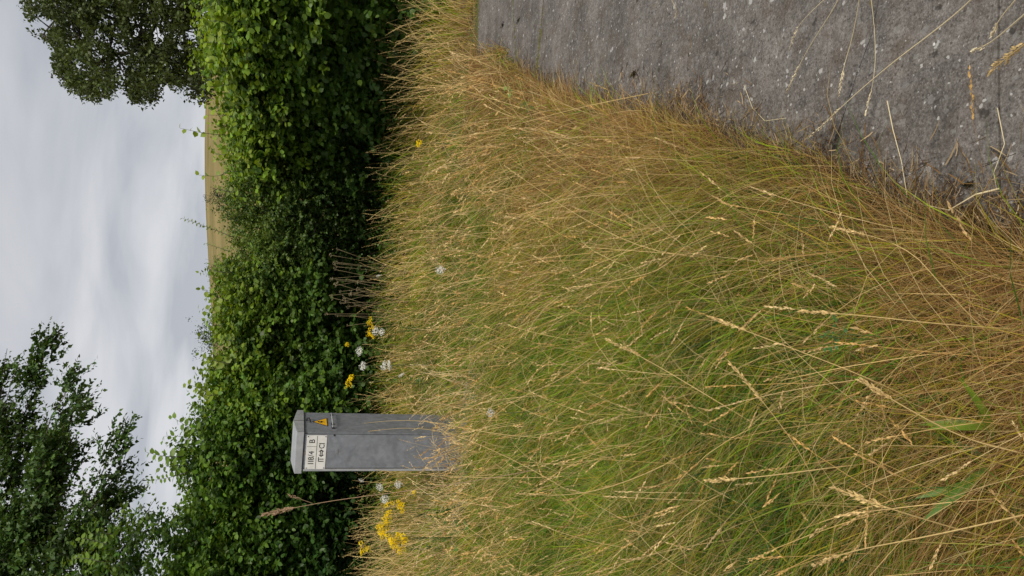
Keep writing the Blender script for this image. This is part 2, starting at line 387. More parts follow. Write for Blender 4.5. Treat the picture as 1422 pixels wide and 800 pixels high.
# ------------------------------------------------------------------ concrete path: slabs with joints
path = empty('concrete_path', (0, 0, 0), 'weathered grey concrete path speckled with pale lichen beside the grass verge', 'path')
path['kind'] = 'structure'
def P2(d, t):                 # d metres onto the concrete from its edge, t along the edge
    return E0 + ED * t + EN * d
def slab(t0f, t1f, wdt=3.2, chips=()):
    """slab between two cross lines given as functions of d (t along the edge)"""
    nd = 60; ds = np.linspace(0, 1, nd) ** 1.6 * wdt
    a = np.array([[*P2(d, t0f(d)), 0] for d in ds]); b = np.array([[*P2(d, t1f(d)), 0] for d in ds])
    nt2 = 14; tt = np.linspace(0, 1, nt2)
    V = a[None] * (1 - tt[:, None, None]) + b[None] * tt[:, None, None]
    # ragged, chipped verge edge
    rag = 0.018 * vnoise(V[:, 0, 1] * 9, V[:, 0, 0] * 0, 6) + 0.01 * vnoise(V[:, 0, 1] * 31, 0 * V[:, 0, 1], 7)
    V[:, 0, :2] += EN[None] * rag[:, None]
    V = V.reshape(-1, 3); V[:, 2] = 0.006 * vnoise(V[:, 0], V[:, 1], 8, 1.3)
    F = []
    for i in range(nt2 - 1):
        for j in range(nd - 1):
            k = i * nd + j; F += [(k, k + 1, k + nd + 1), (k, k + nd + 1, k + nd)]
    # skirt: rounded arris then side face down
    loop = [j for j in range(nd)] + [i * nd + nd - 1 for i in range(1, nt2)] + [(nt2 - 1) * nd + j for j in range(nd - 2, -1, -1)] + [i * nd for i in range(nt2 - 2, 0, -1)]
    n0 = len(V); c = V.mean(0)
    ring = V[loop]; low = ring.copy(); low[:, 2] -= 0.14
    mid = ring.copy(); mid[:, 2] -= 0.006; out_ = nrm(ring - c); out_[:, 2] = 0; mid -= out_ * 0.001; low -= out_ * 0.001
    n = len(loop); V = np.concatenate([V, mid, low])
    for i in range(n):
        j = (i + 1) % n
        F += [(loop[i], n0 + i, n0 + j), (loop[i], n0 + j, loop[j]), (n0 + i, n0 + n + i, n0 + n + j), (n0 + i, n0 + n + j, n0 + j)]
    A = Acc(); A.add(V, F, np.array([.2, .2, .2])); o = A.build('slab', M_conc, path); o.data.shade_flat(); return o
# joint lines from the photograph (plan points), each as t(d)
def jline(pa, pb, wob=0.0, gap=0.0, taper=0.0, seed=1, hole=None):
    pa = np.asarray(pa[:2]); pb = np.asarray(pb[:2])
    da, ta = -float(edge_d(*pa)), float(edge_t(*pa)); db, tb = -float(edge_d(*pb)), float(edge_t(*pb))
    sl_ = (tb - ta) / (db - da)
    def f(d, side=0):
        w_ = gap
        if hole: w_ = gap + hole[2] * math.exp(-((d - hole[0]) / hole[1]) ** 2) * (0.6 + 0.4 * abs(float(vnoise(d * 60, 3.0, 5))))
        return ta + sl_ * (d - da) + wob * float(vnoise(d * 7, 0.3, seed)) + 0.4 * wob * float(vnoise(d * 27, 0.3, seed + 9)) + side * w_ / 2
    return f
jA = jline(gz(755, 0), gz(747, 80), 0.008, 0.020, seed=2)
jA2 = jline(gz(713, 0), gz(716, 80), 0.02, 0.006, seed=3, hole=(0.55, 0.10, 0.012))
cd = -float(edge_d(*gz(1160, 205)[:2]))
jC = jline(gz(1205, 60), gz(1155, 222), 0.022, 0.0030, seed=4, hole=(cd, 0.05, 0.030))
jB = jline(gz(1387, 250), gz(1387, 330), 0.004, 0.007, seed=5)
tend = float(edge_t(*gz(664, 60)[:2]))
jEnd = jline(gz(665, 0), gz(663, 95), 0.01, 0.0, seed=6)
slab(lambda d: -3.0, lambda d: jB(d, -1))
slab(lambda d: jB(d, 1), lambda d: jC(d, -1))
slab(lambda d: jC(d, 1), lambda d: jA(d, -1))
slab(lambda d: jA(d, 1), lambda d: jA2(d, -1))
slab(lambda d: jA2(d, 1), lambda d: jEnd(d, 0))
# pale concrete base slab round the cabinet
A = Acc()
def box(A, c, sx, sy, sz, ax=(1, 0), col=(.3, .3, .3), bev=0.006):
    """box standing on c (centre of its base), ax = plan direction of its x side, top edges bevelled"""
    ax = np.array([ax[0], ax[1], 0.]); ay = np.array([-ax[1], ax[0], 0.]); c = np.asarray(c, float); z = np.array([0, 0, 1.])
    V = []
    for zz, ins in ((0, 0), (sz - bev, 0), (sz, bev)):
        for a_, b_ in ((-1, -1), (1, -1), (1, 1), (-1, 1)):
            V.append(c + ax * a_ * (sx / 2 - ins) + ay * b_ * (sy / 2 - ins) + z * zz)
    F = []
    for k in (0, 4):
        for i in range(4):
            j = (i + 1) % 4; F += [(k + i, k + j, k + j + 4), (k + i, k + j + 4, k + i + 4)]
    F += [(8, 9, 10), (8, 10, 11), (0, 2, 1), (0, 3, 2)]
    A.add(V, F, np.array(col, float))
CY = -0.13623; CA = np.array([-math.cos(CY), -math.sin(CY)]); CB = np.array([-math.sin(CY), math.cos(CY)])
CX, CYY, CW, CD, CZ = -1.3495, 6.7991, 0.3757, 0.6146, 1.4113
base = empty('concrete_base', (CX, CYY, 0), 'pale concrete trough lids in the grass at the foot of the grey cabinet', 'concrete base')
for i in range(-3, 4):
    A = Acc(); c = np.array([CX, CYY]) + CA * (0.19 + i * 0.47) + CB * (-0.28 + 0.02 * rng.uniform(-1, 1))
    box(A, (c[0], c[1], -0.02), 0.455, 0.42, 0.075 + 0.015 * rng.uniform(-1, 1), CA, bev=0.012)
    A.build('lid', M_conc2, base, offset=(CX, CYY, 0)).data.shade_flat()

# ------------------------------------------------------------------ cabinet
# local frame: x to the right along the front, y into depth, z up; origin at near right corner of the body base
cab = empty('equipment_cabinet', (CX, CYY, 0.02), 'grey galvanised lineside cabinet with pitched lid, numbered white plate and yellow warning triangle', 'cabinet')
cab.rotation_euler = (0, 0, CY)
def cmesh(name, V, F, mat, parent=None):
    me = bpy.data.meshes.new(name); me.from_pydata([tuple(map(float, v)) for v in V], [], F); me.update()
    return link(name, me, mat, parent or cab)
def cbox(name, x0, x1, y0, y1, z0, z1, mat, parent=None, bev=0.0):
    import bmesh
    bm = bmesh.new()
    vs = [bm.verts.new((x, y, z)) for z in (z0, z1) for x, y in ((x0, y0), (x1, y0), (x1, y1), (x0, y1))]
    for f in ((0, 3, 2, 1), (4, 5, 6, 7), (0, 1, 5, 4), (1, 2, 6, 5), (2, 3, 7, 6), (3, 0, 4, 7)): bm.faces.new([vs[i] for i in f])
    if bev: bmesh.ops.bevel(bm, geom=list(bm.edges), offset=bev, segments=2, affect='EDGES')
    me = bpy.data.meshes.new(name); bm.to_mesh(me); bm.free()
    return link(name, me, mat, parent or cab)
ov = 0.018; zl = CZ - 0.02 + 0.0; lh, rh = 0.060, 0.034
x0b, x1b, y0b, y1b = -CW + ov, -ov, ov, CD - ov
body = cbox('body', x0b, x1b, y0b, y1b, 0, zl - 0.004, M_galv, bev=0.004)
door = cbox('door', x0b + 0.028, x1b - 0.006, y0b - 0.006, y0b + 0.002, 0.10, zl - 0.012, M_galv, bev=0.002)
cbox('hinge_strip', x0b + 0.001, x0b + 0.022, y0b - 0.010, y0b + 0.001, 0.10, zl - 0.012, M_galv2, bev=0.002)
side = cbox('side_door', x1b - 0.002, x1b + 0.005, y0b + 0.012, y1b - 0.012, 0.10, zl - 0.012, M_galv, bev=0.002)
# lid: skirt with a two-slope roof, ridge along the front
x0, x1, y0, y1 = -CW, 0, 0, CD; ym = CD * 0.5
V = [(x0, y0, zl), (x1, y0, zl), (x1, y1, zl), (x0, y1, zl), (x0, y0, zl + lh), (x1, y0, zl + lh), (x1, y1, zl + lh), (x0, y1, zl + lh), (x0, ym, zl + lh + rh), (x1, ym, zl + lh + rh)]
F = [(0, 3, 2, 1), (0, 1, 5, 4), (2, 3, 7, 6), (1, 2, 6, 9, 5), (3, 0, 4, 8, 7), (4, 5, 9, 8), (6, 7, 8, 9)]
lid = cmesh('lid', V, F, M_galv2)
import bmesh
bm = bmesh.new(); bm.from_mesh(lid.data); bmesh.ops.bevel(bm, geom=list(bm.edges), offset=0.003, segments=2, affect='EDGES'); bm.to_mesh(lid.data); bm.free()
cbox('seam', x1 - 0.001, x1 + 0.0015, ym - 0.003, ym + 0.003, zl + 0.004, zl + lh + rh - 0.006, M_dark, lid)
cbox('seam', x1 - 0.001, x1 + 0.0015, y0 + 0.012, y0 + 0.016, zl + 0.004, zl + lh - 0.002, M_dark, lid)
for a0, a1, b0, b1 in ((x0b + .0225, x0b + .0275, .1, zl - .012), (x1b - .0058, x1b - .0035, .1, zl - .012)): cbox('door_gap', a0, a1, y0b - .002, y0b + .001, b0, b1, M_dark)
# number plate
pz1, pz0 = zl - 0.025, zl - 0.195; px0, px1 = x0b + 0.020, x1b - 0.014; yf = y0b - 0.010
plate = cbox('number_plate', px0, px1, yf, yf + 0.004, pz0, pz1, M_white, bev=0.001)
yl = yf - 0.0012
def line(x0, x1, z0, z1): cbox('rule_line', x0, x1, yl, yf + 0.001, z0, z1, M_black, plate)
zm = pz1 - 0.088; xd = px0 + (px1 - px0) * 0.67
line(px0 + 0.004, px1 - 0.004, zm - 0.0016, zm + 0.0016); line(xd - 0.0012, xd + 0.0012, zm + 0.0016, pz1 - 0.004)
for sx in (px0 + 0.011, px1 - 0.011):
    for sz in (pz0 + 0.011, pz1 - 0.011): cbox('screw', sx - 0.004, sx + 0.004, yl - 0.002, yf + 0.001, sz - 0.004, sz + 0.004, M_black, plate, bev=0.001)
def text(s, xc, zc, h, wmax, name='lettering', bold=0.0):
    cu = bpy.data.curves.new(name, 'FONT'); cu.body = s; cu.size = 1; cu.align_x = 'CENTER'; cu.align_y = 'CENTER'; cu.extrude = 0.01; cu.offset = bold
    tmp = bpy.data.objects.new('tmp', cu); COL.objects.link(tmp)
    dg = bpy.context.evaluated_depsgraph_get(); me = bpy.data.meshes.new_from_object(tmp.evaluated_get(dg))
    bpy.data.objects.remove(tmp)
    co = np.array([v.co[:] for v in me.vertices]); mn, mxx = co.min(0), co.max(0); sc = h / (mxx[1] - mn[1]); sx = min(sc, wmax / (mxx[0] - mn[0]))
    for v in me.vertices:
        x, y, z = v.co; v.co = ((x - (mn[0] + mxx[0]) / 2) * sx + xc, yl - 0.0004 + (0.0008 if z < 0 else 0), (y - (mn[1] + mxx[1]) / 2) * sc + zc)
    me.materials.clear(); return link(name, me, M_black, plate)
PW = px1 - px0
for ch, fr_, hh_, ww_ in (('1', .165, .046, .02), ('1', .235, .046, .02), ('8', .315, .046, .034), ('/', .40, .050, .022), ('4', .485, .046, .034), ('B', .83, .046, .034)): text(ch, px0 + PW * fr_, (zm + pz1) / 2 - 0.001, hh_, ww_, 'letter', 0.0)
zb = (zm + pz0) / 2
for ch, fr_, ww_ in (('I', .235, .02), ('T', .30, .036), ('C', .675, .036), ('I', .76, .02)): text(ch, px0 + PW * fr_, zb, .046, ww_, 'letter', 0.0)
xm = px0 + PW * .475; a = 0.0165; ar = [(-2.0, 0), (-0.9, 1.15), (-0.9, 0.5), (0.9, 0.5), (0.9, 1.15), (2.0, 0), (0.9, -1.15), (0.9, -0.5), (-0.9, -0.5), (-0.9, -1.15)]
cmesh('double_arrow', [(xm + u_ * a, yl - 0.0004, zb + v_ * a * 1.25) for u_, v_ in ar], [(0, 9, 8, 2, 1), (8, 7, 3, 2), (3, 7, 6, 5, 4)], M_black, plate)
cmesh('arrow_slot', [(xm + u_ * a, yl - 0.0012, zb + v_ * a) for u_, v_ in ((-1.2, -0.2), (1.2, -0.2), (1.2, 0.2), (-1.2, 0.2))], [(0, 1, 2, 3)], M_white, plate)
cbox('sticker', xm - 0.02, xm + 0.016, y0b - 0.0075, y0b - 0.004, pz1 + 0.004, pz1 + 0.020, M_rust, door)
# warning triangle on the side door
xs_ = x1b + 0.005; yc = y0b + (y1b - y0b) * 0.50; tz0, tz1 = zl - 0.205, zl - 0.075
def tri(name, s, off, mat, par):
    cz_ = (tz0 * 2 + tz1) / 3; pts = [(yc - 0.118, tz0), (yc + 0.118, tz0), (yc, tz1)]
    pts = [(yc + (y - yc) * s, cz_ + (z - cz_) * s) for y, z in pts]
    V = [(xs_ + 0.0002, y, z) for y, z in pts] + [(xs_ + off, y, z) for y, z in pts]
    return cmesh(name, V, [(3, 4, 5), (0, 1, 4, 3), (1, 2, 5, 4), (2, 0, 3, 5)], mat, par)
wt = tri('warning_triangle', 1.0, 0.003, M_black, cab); tri('yellow_face', 0.84, 0.0042, M_yellow, wt)
bolt = [(-0.010, 0.048), (0.012, 0.048), (0.002, 0.016), (0.020, 0.016), (-0.012, -0.030), (-0.004, 0.002), (-0.020, 0.002)]
cmesh('lightning_bolt', [(xs_ + 0.0052, yc + a_ * 1.5, tz0 + 0.045 + b_ * 0.85) for a_, b_ in bolt], [(0, 1, 2, 6), (6, 2, 5), (2, 3, 4, 5)], M_black, wt)
# bar handle below the triangle
A = Acc(); hz = zl - 0.245; hy0, hy1 = yc - 0.17, yc + 0.20
tube(A, [(xs_, hy0, hz), (xs_ + 0.025, hy0 + 0.01, hz), (xs_ + 0.03, hy0 + 0.03, hz), (xs_ + 0.03, hy1 - 0.03, hz), (xs_ + 0.025, hy1 - 0.01, hz), (xs_, hy1, hz)], 0.006, (.3, .3, .3), 8)
hd = A.build('handle', M_galv2, cab)
for yy in (hy0, yc - 0.06, hy1): cbox('bracket', xs_, xs_ + 0.012, yy - 0.012, yy + 0.012, hz - 0.014, hz + 0.010, M_dark, hd, bev=0.002)
# small hasp above the triangle
A = Acc(); kz = zl - 0.035
tube(A, [(xs_, yc + 0.04, kz + 0.012), (xs_ + 0.022, yc + 0.04, kz + 0.008), (xs_ + 0.028, yc + 0.03, kz - 0.006), (xs_ + 0.015, yc + 0.0, kz - 0.018), (xs_ + 0.004, yc - 0.01, kz - 0.02)], 0.007, (.3, .3, .3), 8)
A.build('hasp', M_dark, cab)
cbox('keyhole_cover', x1b - 0.020, x1b - 0.006 + 0.0, y0b - 0.012, y0b - 0.004, zl - 0.262, zl - 0.248, M_dark, door, bev=0.001)
cbox('keyhole_cover', x0b + 0.16, x0b + 0.20, y0b - 0.0075, y0b - 0.004, zl - 0.30, zl - 0.294, M_rust, door)

# ------------------------------------------------------------------ hedge shrubs
def spray_leaves(O, D, Ln, per, size, spread=0.9, droop=0.25, cols=None, tipcol=None, cvar=0.16, young_lit=None):
    """leaves alternating along each shoot; returns leaf arrays"""
    n = len(O); D = nrm(D)
    t = (np.arange(per)[None] + ru(0.2, 0.8, n, per)) / per; tip_lit = 1 if young_lit is None else young_lit[:, None, None]
    pos = O[:, None] + D[:, None] * (t * Ln[:, None])[..., None]
    pos[..., 2] -= droop * Ln[:, None] * t ** 2 * 0.6
    sidev = nrm(np.cross(D, np.array([0, 0, 1.]) + 0.3 * rn(n, 3)))
    sg = np.where(np.arange(per) % 2 == 0, 1, -1)[None, :, None]
    d = D[:, None] * 0.55 + sidev[:, None] * sg * spread + 0.45 * rn(n, per, 3); d[..., 2] -= droop
    nn_ = np.array([0, 0, 1.]) + 0.35 * D[:, None] * np.array([1, 1, 0]) + 0.55 * rn(n, per, 3)
    ln = size * ru(0.6, 1.2, n, per) * (1 - 0.35 * t)
    c = cols[:, None] * (1 - 0.75 * tip_lit * t[..., None] ** 2) + tipcol[None, None] * (0.75 * tip_lit * t[..., None] ** 2)
    c = c * (1 + cvar * rn(n, per, 1)) * (1 + 0.06 * rn(n, per, 3))
    return pos.reshape(-1, 3), d.reshape(-1, 3), nn_.reshape(-1, 3), ln.ravel(), np.clip(c.reshape(-1, 3), 0.004, 1)

def hedge_x(pyy): # lateral control: image row -> (front Y, top x)
    return (np.interp(pyy, [-60, 0, 110, 200, 300, 400, 500, 600, 700, 860], [8.6, 9.0, 10.0, 10.8, 11.3, 11.5, 11.2, 10.7, 10.2, 9.2]))
def shrub(name, label, cat, rows, top, n, per, size, tpl, c1, c2, tip, leaf_parts=0, leaf_n=4, shoots=(), bottom=0.25, jit=22, nstem=9, recess=0.55, dense_in=0.4, spr=0.42):
    ymin, ymax = rows; yc = (ymin + ymax) / 2
    Yc = float(hedge_x(yc)); ctr = at(450, yc, Yc + 0.5); ctr[2] = 0
    root = empty(name, ctr, label, cat)
    nc = n // 7; n = nc * 7
    py = np.repeat(ru(ymin - jit, ymax + jit, nc), 7) + 9 * rn(n); Yf = hedge_x(py)
    # crown height in metres at this row from the top line in the picture
    tx = np.interp(py, [a for a, b in top], [b for a, b in top]) + 13 + 12 * vnoise(py * 0.05, py * 0, 12) + 8 * vnoise(py * 0.16, py * 0, 13)
    d = _f[None] * FPX - _u[None] * (tx - 711)[:, None] + _r[None] * (400 - py)[:, None]
    Pt = EYE + d * ((Yf + 0.25) / d[:, 1])[:, None]
    h = np.clip(np.repeat(ru(0.0, 1, nc) ** 0.8, 7) + 0.055 * rn(n), 0, 1.02); z = bottom + h * (Pt[:, 2] - bottom)
    lat = Pt[:, 0]
    surf = np.repeat(rng.uniform(size=nc) > dense_in, 7)
    depth = np.where(surf, np.repeat(np.abs(rn(nc)) * 0.2, 7) + .05 * rn(n), ru(0.1, 1.3, n))
    prof = recess * np.clip(1 - h / 0.45, 0, 1) ** 1.3 + 0.75 * np.clip((h - 0.8) / 0.2, 0, 1) ** 2
    lump = 0.38 * vnoise(lat, z, 21, 1.5) + 0.2 * vnoise(lat, z, 22, 3.6)
    y = Yf + prof + lump + depth
    O = np.stack([lat * (y / (Yf + 0.25)) * 0.5 + lat * 0.5, y, z], 1)
    D = np.stack([0.55 * rn(n), -0.55 + 0.5 * rn(n) + 0.5 * (h > 0.9), 0.35 + 0.5 * rn(n) + 0.4 * h], 1)
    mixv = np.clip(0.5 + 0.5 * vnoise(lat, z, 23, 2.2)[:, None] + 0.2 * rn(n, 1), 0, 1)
    hb = np.clip(h[:, None] * 1.15 + .2, 0.4, 1); mixv = mixv * hb; cols = c1 * mixv + c2 * (1 - mixv)  # leaves darken towards the hedge foot, shade put into their colour
    young_lit = np.clip((h - .45) / .4, 0.12, 1.1)  # new-growth yellow strengthens with height, painting light onto the hedge top
    A = Acc(); Ls = ru(0.6, 1.4, n) * spr
    # shaded inner leaves fill the heart of the shrub
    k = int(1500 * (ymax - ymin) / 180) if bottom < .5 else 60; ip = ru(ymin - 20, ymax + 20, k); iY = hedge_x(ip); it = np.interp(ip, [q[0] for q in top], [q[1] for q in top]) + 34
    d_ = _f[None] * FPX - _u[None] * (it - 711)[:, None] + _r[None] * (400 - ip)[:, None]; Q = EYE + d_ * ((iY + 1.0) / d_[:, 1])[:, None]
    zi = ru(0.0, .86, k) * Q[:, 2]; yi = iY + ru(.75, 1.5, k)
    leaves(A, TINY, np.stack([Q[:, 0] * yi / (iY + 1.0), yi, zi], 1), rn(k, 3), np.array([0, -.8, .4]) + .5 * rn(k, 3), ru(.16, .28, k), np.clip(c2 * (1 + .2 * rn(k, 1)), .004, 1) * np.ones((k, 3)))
    P, Dd, Nn, Ln, C = spray_leaves(O, D, Ls, per, size, cols=cols, tipcol=tip, young_lit=young_lit)
    ok = P[:, 2] > 0.05
    P, Dd, Nn, Ln, C = [q[ok] for q in (P, Dd, Nn, Ln, C)]
    # tall shoots standing out of the crown
    B = Acc(); sO = []
    for (tpx, tpy, bpx, bpy_, dY, nl, sc) in shoots:
        a = at(bpx, bpy_, float(hedge_x(bpy_)) + dY); b = at(tpx, tpy, float(hedge_x(bpy_)) + dY + ru(-.1, .1)); mid = (a + b) / 2 + 0.04 * rn(3)
        pth = smooth_path([a, mid, b], 8); tube(B, pth, np.linspace(0.005, 0.0015, 8), (.09, .08, .04), 4)
        tt = np.linspace(0.1, 1.0, nl); pp = np.stack([np.interp(tt, np.linspace(0, 1, 8), pth[:, k]) for k in range(3)], 1)
        ax = nrm(b - a); sdv = nrm(np.cross(ax, np.array([0, 1., 0.2]))); sg = np.where(np.arange(nl) % 2, 1, -1)[:, None]
        dd = ax * 0.5 + sdv * sg * 0.9 + 0.3 * rn(nl, 3); dd[:, 2] -= 0.15
        nv = np.array([0, -0.7, 0.6]) + 0.4 * rn(nl, 3)
        sO.append((pp, dd, nv, 1.25 * size * sc * ru(0.75, 1.1, nl) * (1 - 0.4 * tt), np.clip(tip * 0.8 * (1 + 0.12 * rn(nl, 1)), 0.01, 1) * np.ones((nl, 3))))
    if sO:
        P2_, D2, N2, L2, C2 = [np.concatenate([q[i] for q in sO]) for i in range(5)]
        P = np.concatenate([P, P2_]); Dd = np.concatenate([Dd, D2]); Nn = np.concatenate([Nn, N2]); Ln = np.concatenate([Ln, L2]); C = np.concatenate([C, C2])
    pick = np.zeros(len(P), bool)
    if leaf_parts:
        # the leaves standing proudest and largest become parts of their own
        X_, Y_, Zd = project(P); score = Ln / Zd * FPX - 14 * (P[:, 1] - np.interp(P[:, 0], lat[np.argsort(lat)], (Yf + 0)[np.argsort(lat)])) + 2.0 * rn(len(P))
        vis = (Y_ > 4) & (Y_ < 796) & (P[:, 2] > 0.7); score = np.where(vis, score, -1e9)
        idx = np.argsort(-score)[:leaf_parts]; pick[idx] = True
    yf_ = hedge_x(np.interp(P[:, 0], np.sort(lat)[::40], py[np.argsort(lat)][::40])); deep = (P[:, 1] > yf_ + 0.55) & ~pick; near_ = ~pick & ~deep
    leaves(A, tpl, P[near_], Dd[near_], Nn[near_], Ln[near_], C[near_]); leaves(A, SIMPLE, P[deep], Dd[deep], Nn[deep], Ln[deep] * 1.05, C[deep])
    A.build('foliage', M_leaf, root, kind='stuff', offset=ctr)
    if leaf_parts:
        protos = []
        for k in range(leaf_n):
            q = Acc(); cc = np.clip(c1 * (0.8 + 0.16 * k) * 0.6 + tip * (0.14 * k), 0, 1); leaves(q, tpl, np.zeros((1, 3)), np.array([[1., 0, 0]]), np.array([[0, 0, 1.]]), np.ones(1), cc[None]); protos.append(q.mesh('leaf'))
        for i in np.where(pick)[0]:
            dv = Dd[i] / np.linalg.norm(Dd[i]); sv = np.cross(Nn[i], dv); sv /= np.linalg.norm(sv); uv = np.cross(dv, sv)
            o = link('leaf', protos[int(rng.integers(leaf_n))], M_leaf, root)
            mm = Matrix(((dv[0], sv[0], uv[0], 0), (dv[1], sv[1], uv[1], 0), (dv[2], sv[2], uv[2], 0), (0, 0, 0, 1)))
            o.rotation_mode = 'QUATERNION'; o.rotation_quaternion = mm.to_quaternion(); o.location = [float(q) for q in P[i] - ctr]; o.scale = [float(Ln[i])] * 3
    # thin grey twigs poking through the leaves
    for k in range(26 if leaf_parts > 100 or leaf_parts == 0 else 4):
        i = int(rng.integers(len(P))); a = P[i] + np.array([0, .12, -.1]); e = a + np.array([ru(-.25, .25), -ru(.1, .3), ru(-.05, .4)])
        tube(B, smooth_path([a, (a + e) / 2 + .03 * rn(3), e], 5), np.linspace(.004, .0015, 5), (.2, .17, .13), 4, cap=False)
    if bottom < .5:
        k = int(420 * (ymax - ymin) / 180); ip = ru(ymin, ymax, k); yy = hedge_x(ip) - ru(-.35, .25, k); gx_ = np.array([at(560, a_, b_)[0] for a_, b_ in zip(ip, yy)])
        O_ = np.stack([gx_, yy, np.zeros(k)], 1); D_ = np.array([0, -.15, 1.]) + .25 * rn(k, 3)
        p2, d2, n2, l2, c2_ = spray_leaves(O_, D_, ru(.25, .75, k), 9, .055, cols=np.array([.05, .12, .02]) * (1 + .25 * rn(k, 1)), tipcol=np.array([.11, .20, .03]))
        F_ = Acc(); leaves(F_, SIMPLE, p2, d2, n2, l2, c2_); F_.build('undergrowth', M_leaf, root, kind='stuff', offset=ctr)
    # woody stems from the ground into the crown
    for k in range(nstem):
        r_ = ru(ymin, ymax); Yk = float(hedge_x(r_)) + ru(0.35, 1.3); a = at(600, r_, Yk); a[2] = -0.05; zt = float(np.interp(r_, [q[0] for q in top], [at(q[1], q[0], Yk)[2] for q in top])) * ru(.6, .9)
        b = a + np.array([ru(-.5, .5), ru(-.4, .3), zt]); mid = (a + b) / 2 + 0.12 * rn(3) * np.array([1, 1, 0.2])
        pth = smooth_path([a, mid, b], 9); tube(B, pth, np.linspace(ru(.012, .03), .005, 9), (.1, .08, .06), 5)
        for q in range(5):
            s0 = pth[rng.integers(3, 8)]; e0 = s0 + np.array([ru(-.5, .5), ru(-.6, .2), ru(.1, .7)]); tube(B, smooth_path([s0, (s0 + e0) / 2 + .05 * rn(3), e0], 5), np.linspace(.008, .002, 5), (.1, .08, .06), 4)
    B.build('branches', M_bark, root, offset=ctr)
    return root
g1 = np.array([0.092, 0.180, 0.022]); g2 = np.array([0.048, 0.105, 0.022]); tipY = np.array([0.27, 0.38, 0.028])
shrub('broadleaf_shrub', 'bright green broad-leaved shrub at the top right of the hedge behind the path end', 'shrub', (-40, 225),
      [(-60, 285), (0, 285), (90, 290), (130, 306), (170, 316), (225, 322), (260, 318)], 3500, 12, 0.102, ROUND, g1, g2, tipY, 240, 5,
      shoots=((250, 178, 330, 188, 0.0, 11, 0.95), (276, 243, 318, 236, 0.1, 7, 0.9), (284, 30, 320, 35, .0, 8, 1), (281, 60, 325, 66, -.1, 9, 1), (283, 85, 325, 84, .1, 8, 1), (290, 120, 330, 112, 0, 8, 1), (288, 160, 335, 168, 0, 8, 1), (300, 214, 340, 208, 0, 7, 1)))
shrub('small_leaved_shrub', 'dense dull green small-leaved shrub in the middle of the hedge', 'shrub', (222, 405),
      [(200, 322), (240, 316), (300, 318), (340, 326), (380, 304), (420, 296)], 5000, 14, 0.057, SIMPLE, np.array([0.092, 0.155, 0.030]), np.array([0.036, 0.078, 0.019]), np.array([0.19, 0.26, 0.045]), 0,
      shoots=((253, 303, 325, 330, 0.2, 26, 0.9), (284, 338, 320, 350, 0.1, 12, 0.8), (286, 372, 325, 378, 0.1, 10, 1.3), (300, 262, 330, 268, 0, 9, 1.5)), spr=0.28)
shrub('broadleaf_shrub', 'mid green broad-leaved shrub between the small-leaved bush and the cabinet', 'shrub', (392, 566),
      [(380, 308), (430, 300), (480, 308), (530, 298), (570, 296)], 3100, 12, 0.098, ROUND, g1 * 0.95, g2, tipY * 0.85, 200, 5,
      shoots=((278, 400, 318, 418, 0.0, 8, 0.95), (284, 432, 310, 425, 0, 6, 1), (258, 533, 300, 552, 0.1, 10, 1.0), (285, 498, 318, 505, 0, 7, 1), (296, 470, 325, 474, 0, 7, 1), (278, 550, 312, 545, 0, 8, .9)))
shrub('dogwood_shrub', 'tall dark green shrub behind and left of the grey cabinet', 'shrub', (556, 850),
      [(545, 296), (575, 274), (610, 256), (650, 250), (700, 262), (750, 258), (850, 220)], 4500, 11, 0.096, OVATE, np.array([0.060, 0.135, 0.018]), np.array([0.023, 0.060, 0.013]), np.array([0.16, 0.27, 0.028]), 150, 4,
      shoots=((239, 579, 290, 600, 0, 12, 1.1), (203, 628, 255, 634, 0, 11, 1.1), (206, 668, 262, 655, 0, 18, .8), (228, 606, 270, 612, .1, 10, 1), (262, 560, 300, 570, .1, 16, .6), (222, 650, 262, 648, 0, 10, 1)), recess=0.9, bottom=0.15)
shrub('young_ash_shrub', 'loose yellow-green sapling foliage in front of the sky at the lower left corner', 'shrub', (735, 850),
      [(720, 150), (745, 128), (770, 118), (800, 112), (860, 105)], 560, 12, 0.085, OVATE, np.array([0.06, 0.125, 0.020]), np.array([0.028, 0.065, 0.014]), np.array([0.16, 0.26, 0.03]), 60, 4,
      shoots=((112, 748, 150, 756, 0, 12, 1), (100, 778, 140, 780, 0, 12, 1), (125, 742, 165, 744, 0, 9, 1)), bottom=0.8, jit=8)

# far bushes on the field side
def far_bush(px, py, Y, r_px, seed, col, label, name='field_bush', cat='bush', n=900):
    c = at(px, py, Y); R = r_px / FPX * Y; c0 = c.copy(); c0[2] = max(hill_z(c[0], c[1]) if c[1] > 26 else -0.5, -1.2)
    root = empty(name, c0, label, cat); A = Acc(); k = n // 12
    cl = c + R * 0.75 * rn(k, 3) * np.array([0.8, 0.5, 0.62]); O = np.repeat(cl, 12, 0) + R * 0.13 * rn(k * 12, 3)
    leaves(A, TINY, O, rn(len(O), 3) + np.array([0, 0, .5]), rn(len(O), 3) + np.array([0, -.3, 1]), R * ru(0.07, 0.14, len(O)), np.clip(col * (1 + .25 * rn(len(O), 1)), .004, 1) * np.ones((len(O), 3)))
    A.build('foliage', M_leaf_tree, root, kind='stuff', offset=c0)
    B = Acc(); tube(B, smooth_path([c0, (c0 + c) / 2 + .05 * R * rn(3), c], 6), np.linspace(R * .09, R * .03, 6), (.08, .06, .05), 6)
    for q in range(14):
        e = c + R * rn(3) * np.array([.7, .4, .6]); tube(B, [c0 * .3 + c * .7, e], [R * .03, R * .008], (.08, .06, .05), 4)
    B.build('branches', M_bark, root, offset=c0)
dk = np.array([0.030, 0.052, 0.020])
far_bush(296, 466, 24, 20, 1, dk, 'dark spiky bush poking above the hedge right of the cabinet', n=1500)
far_bush(306, 275, 34, 15, 2, dk * 0.9, 'round dark bush on the field seen over the hedge near the tree', n=1200)
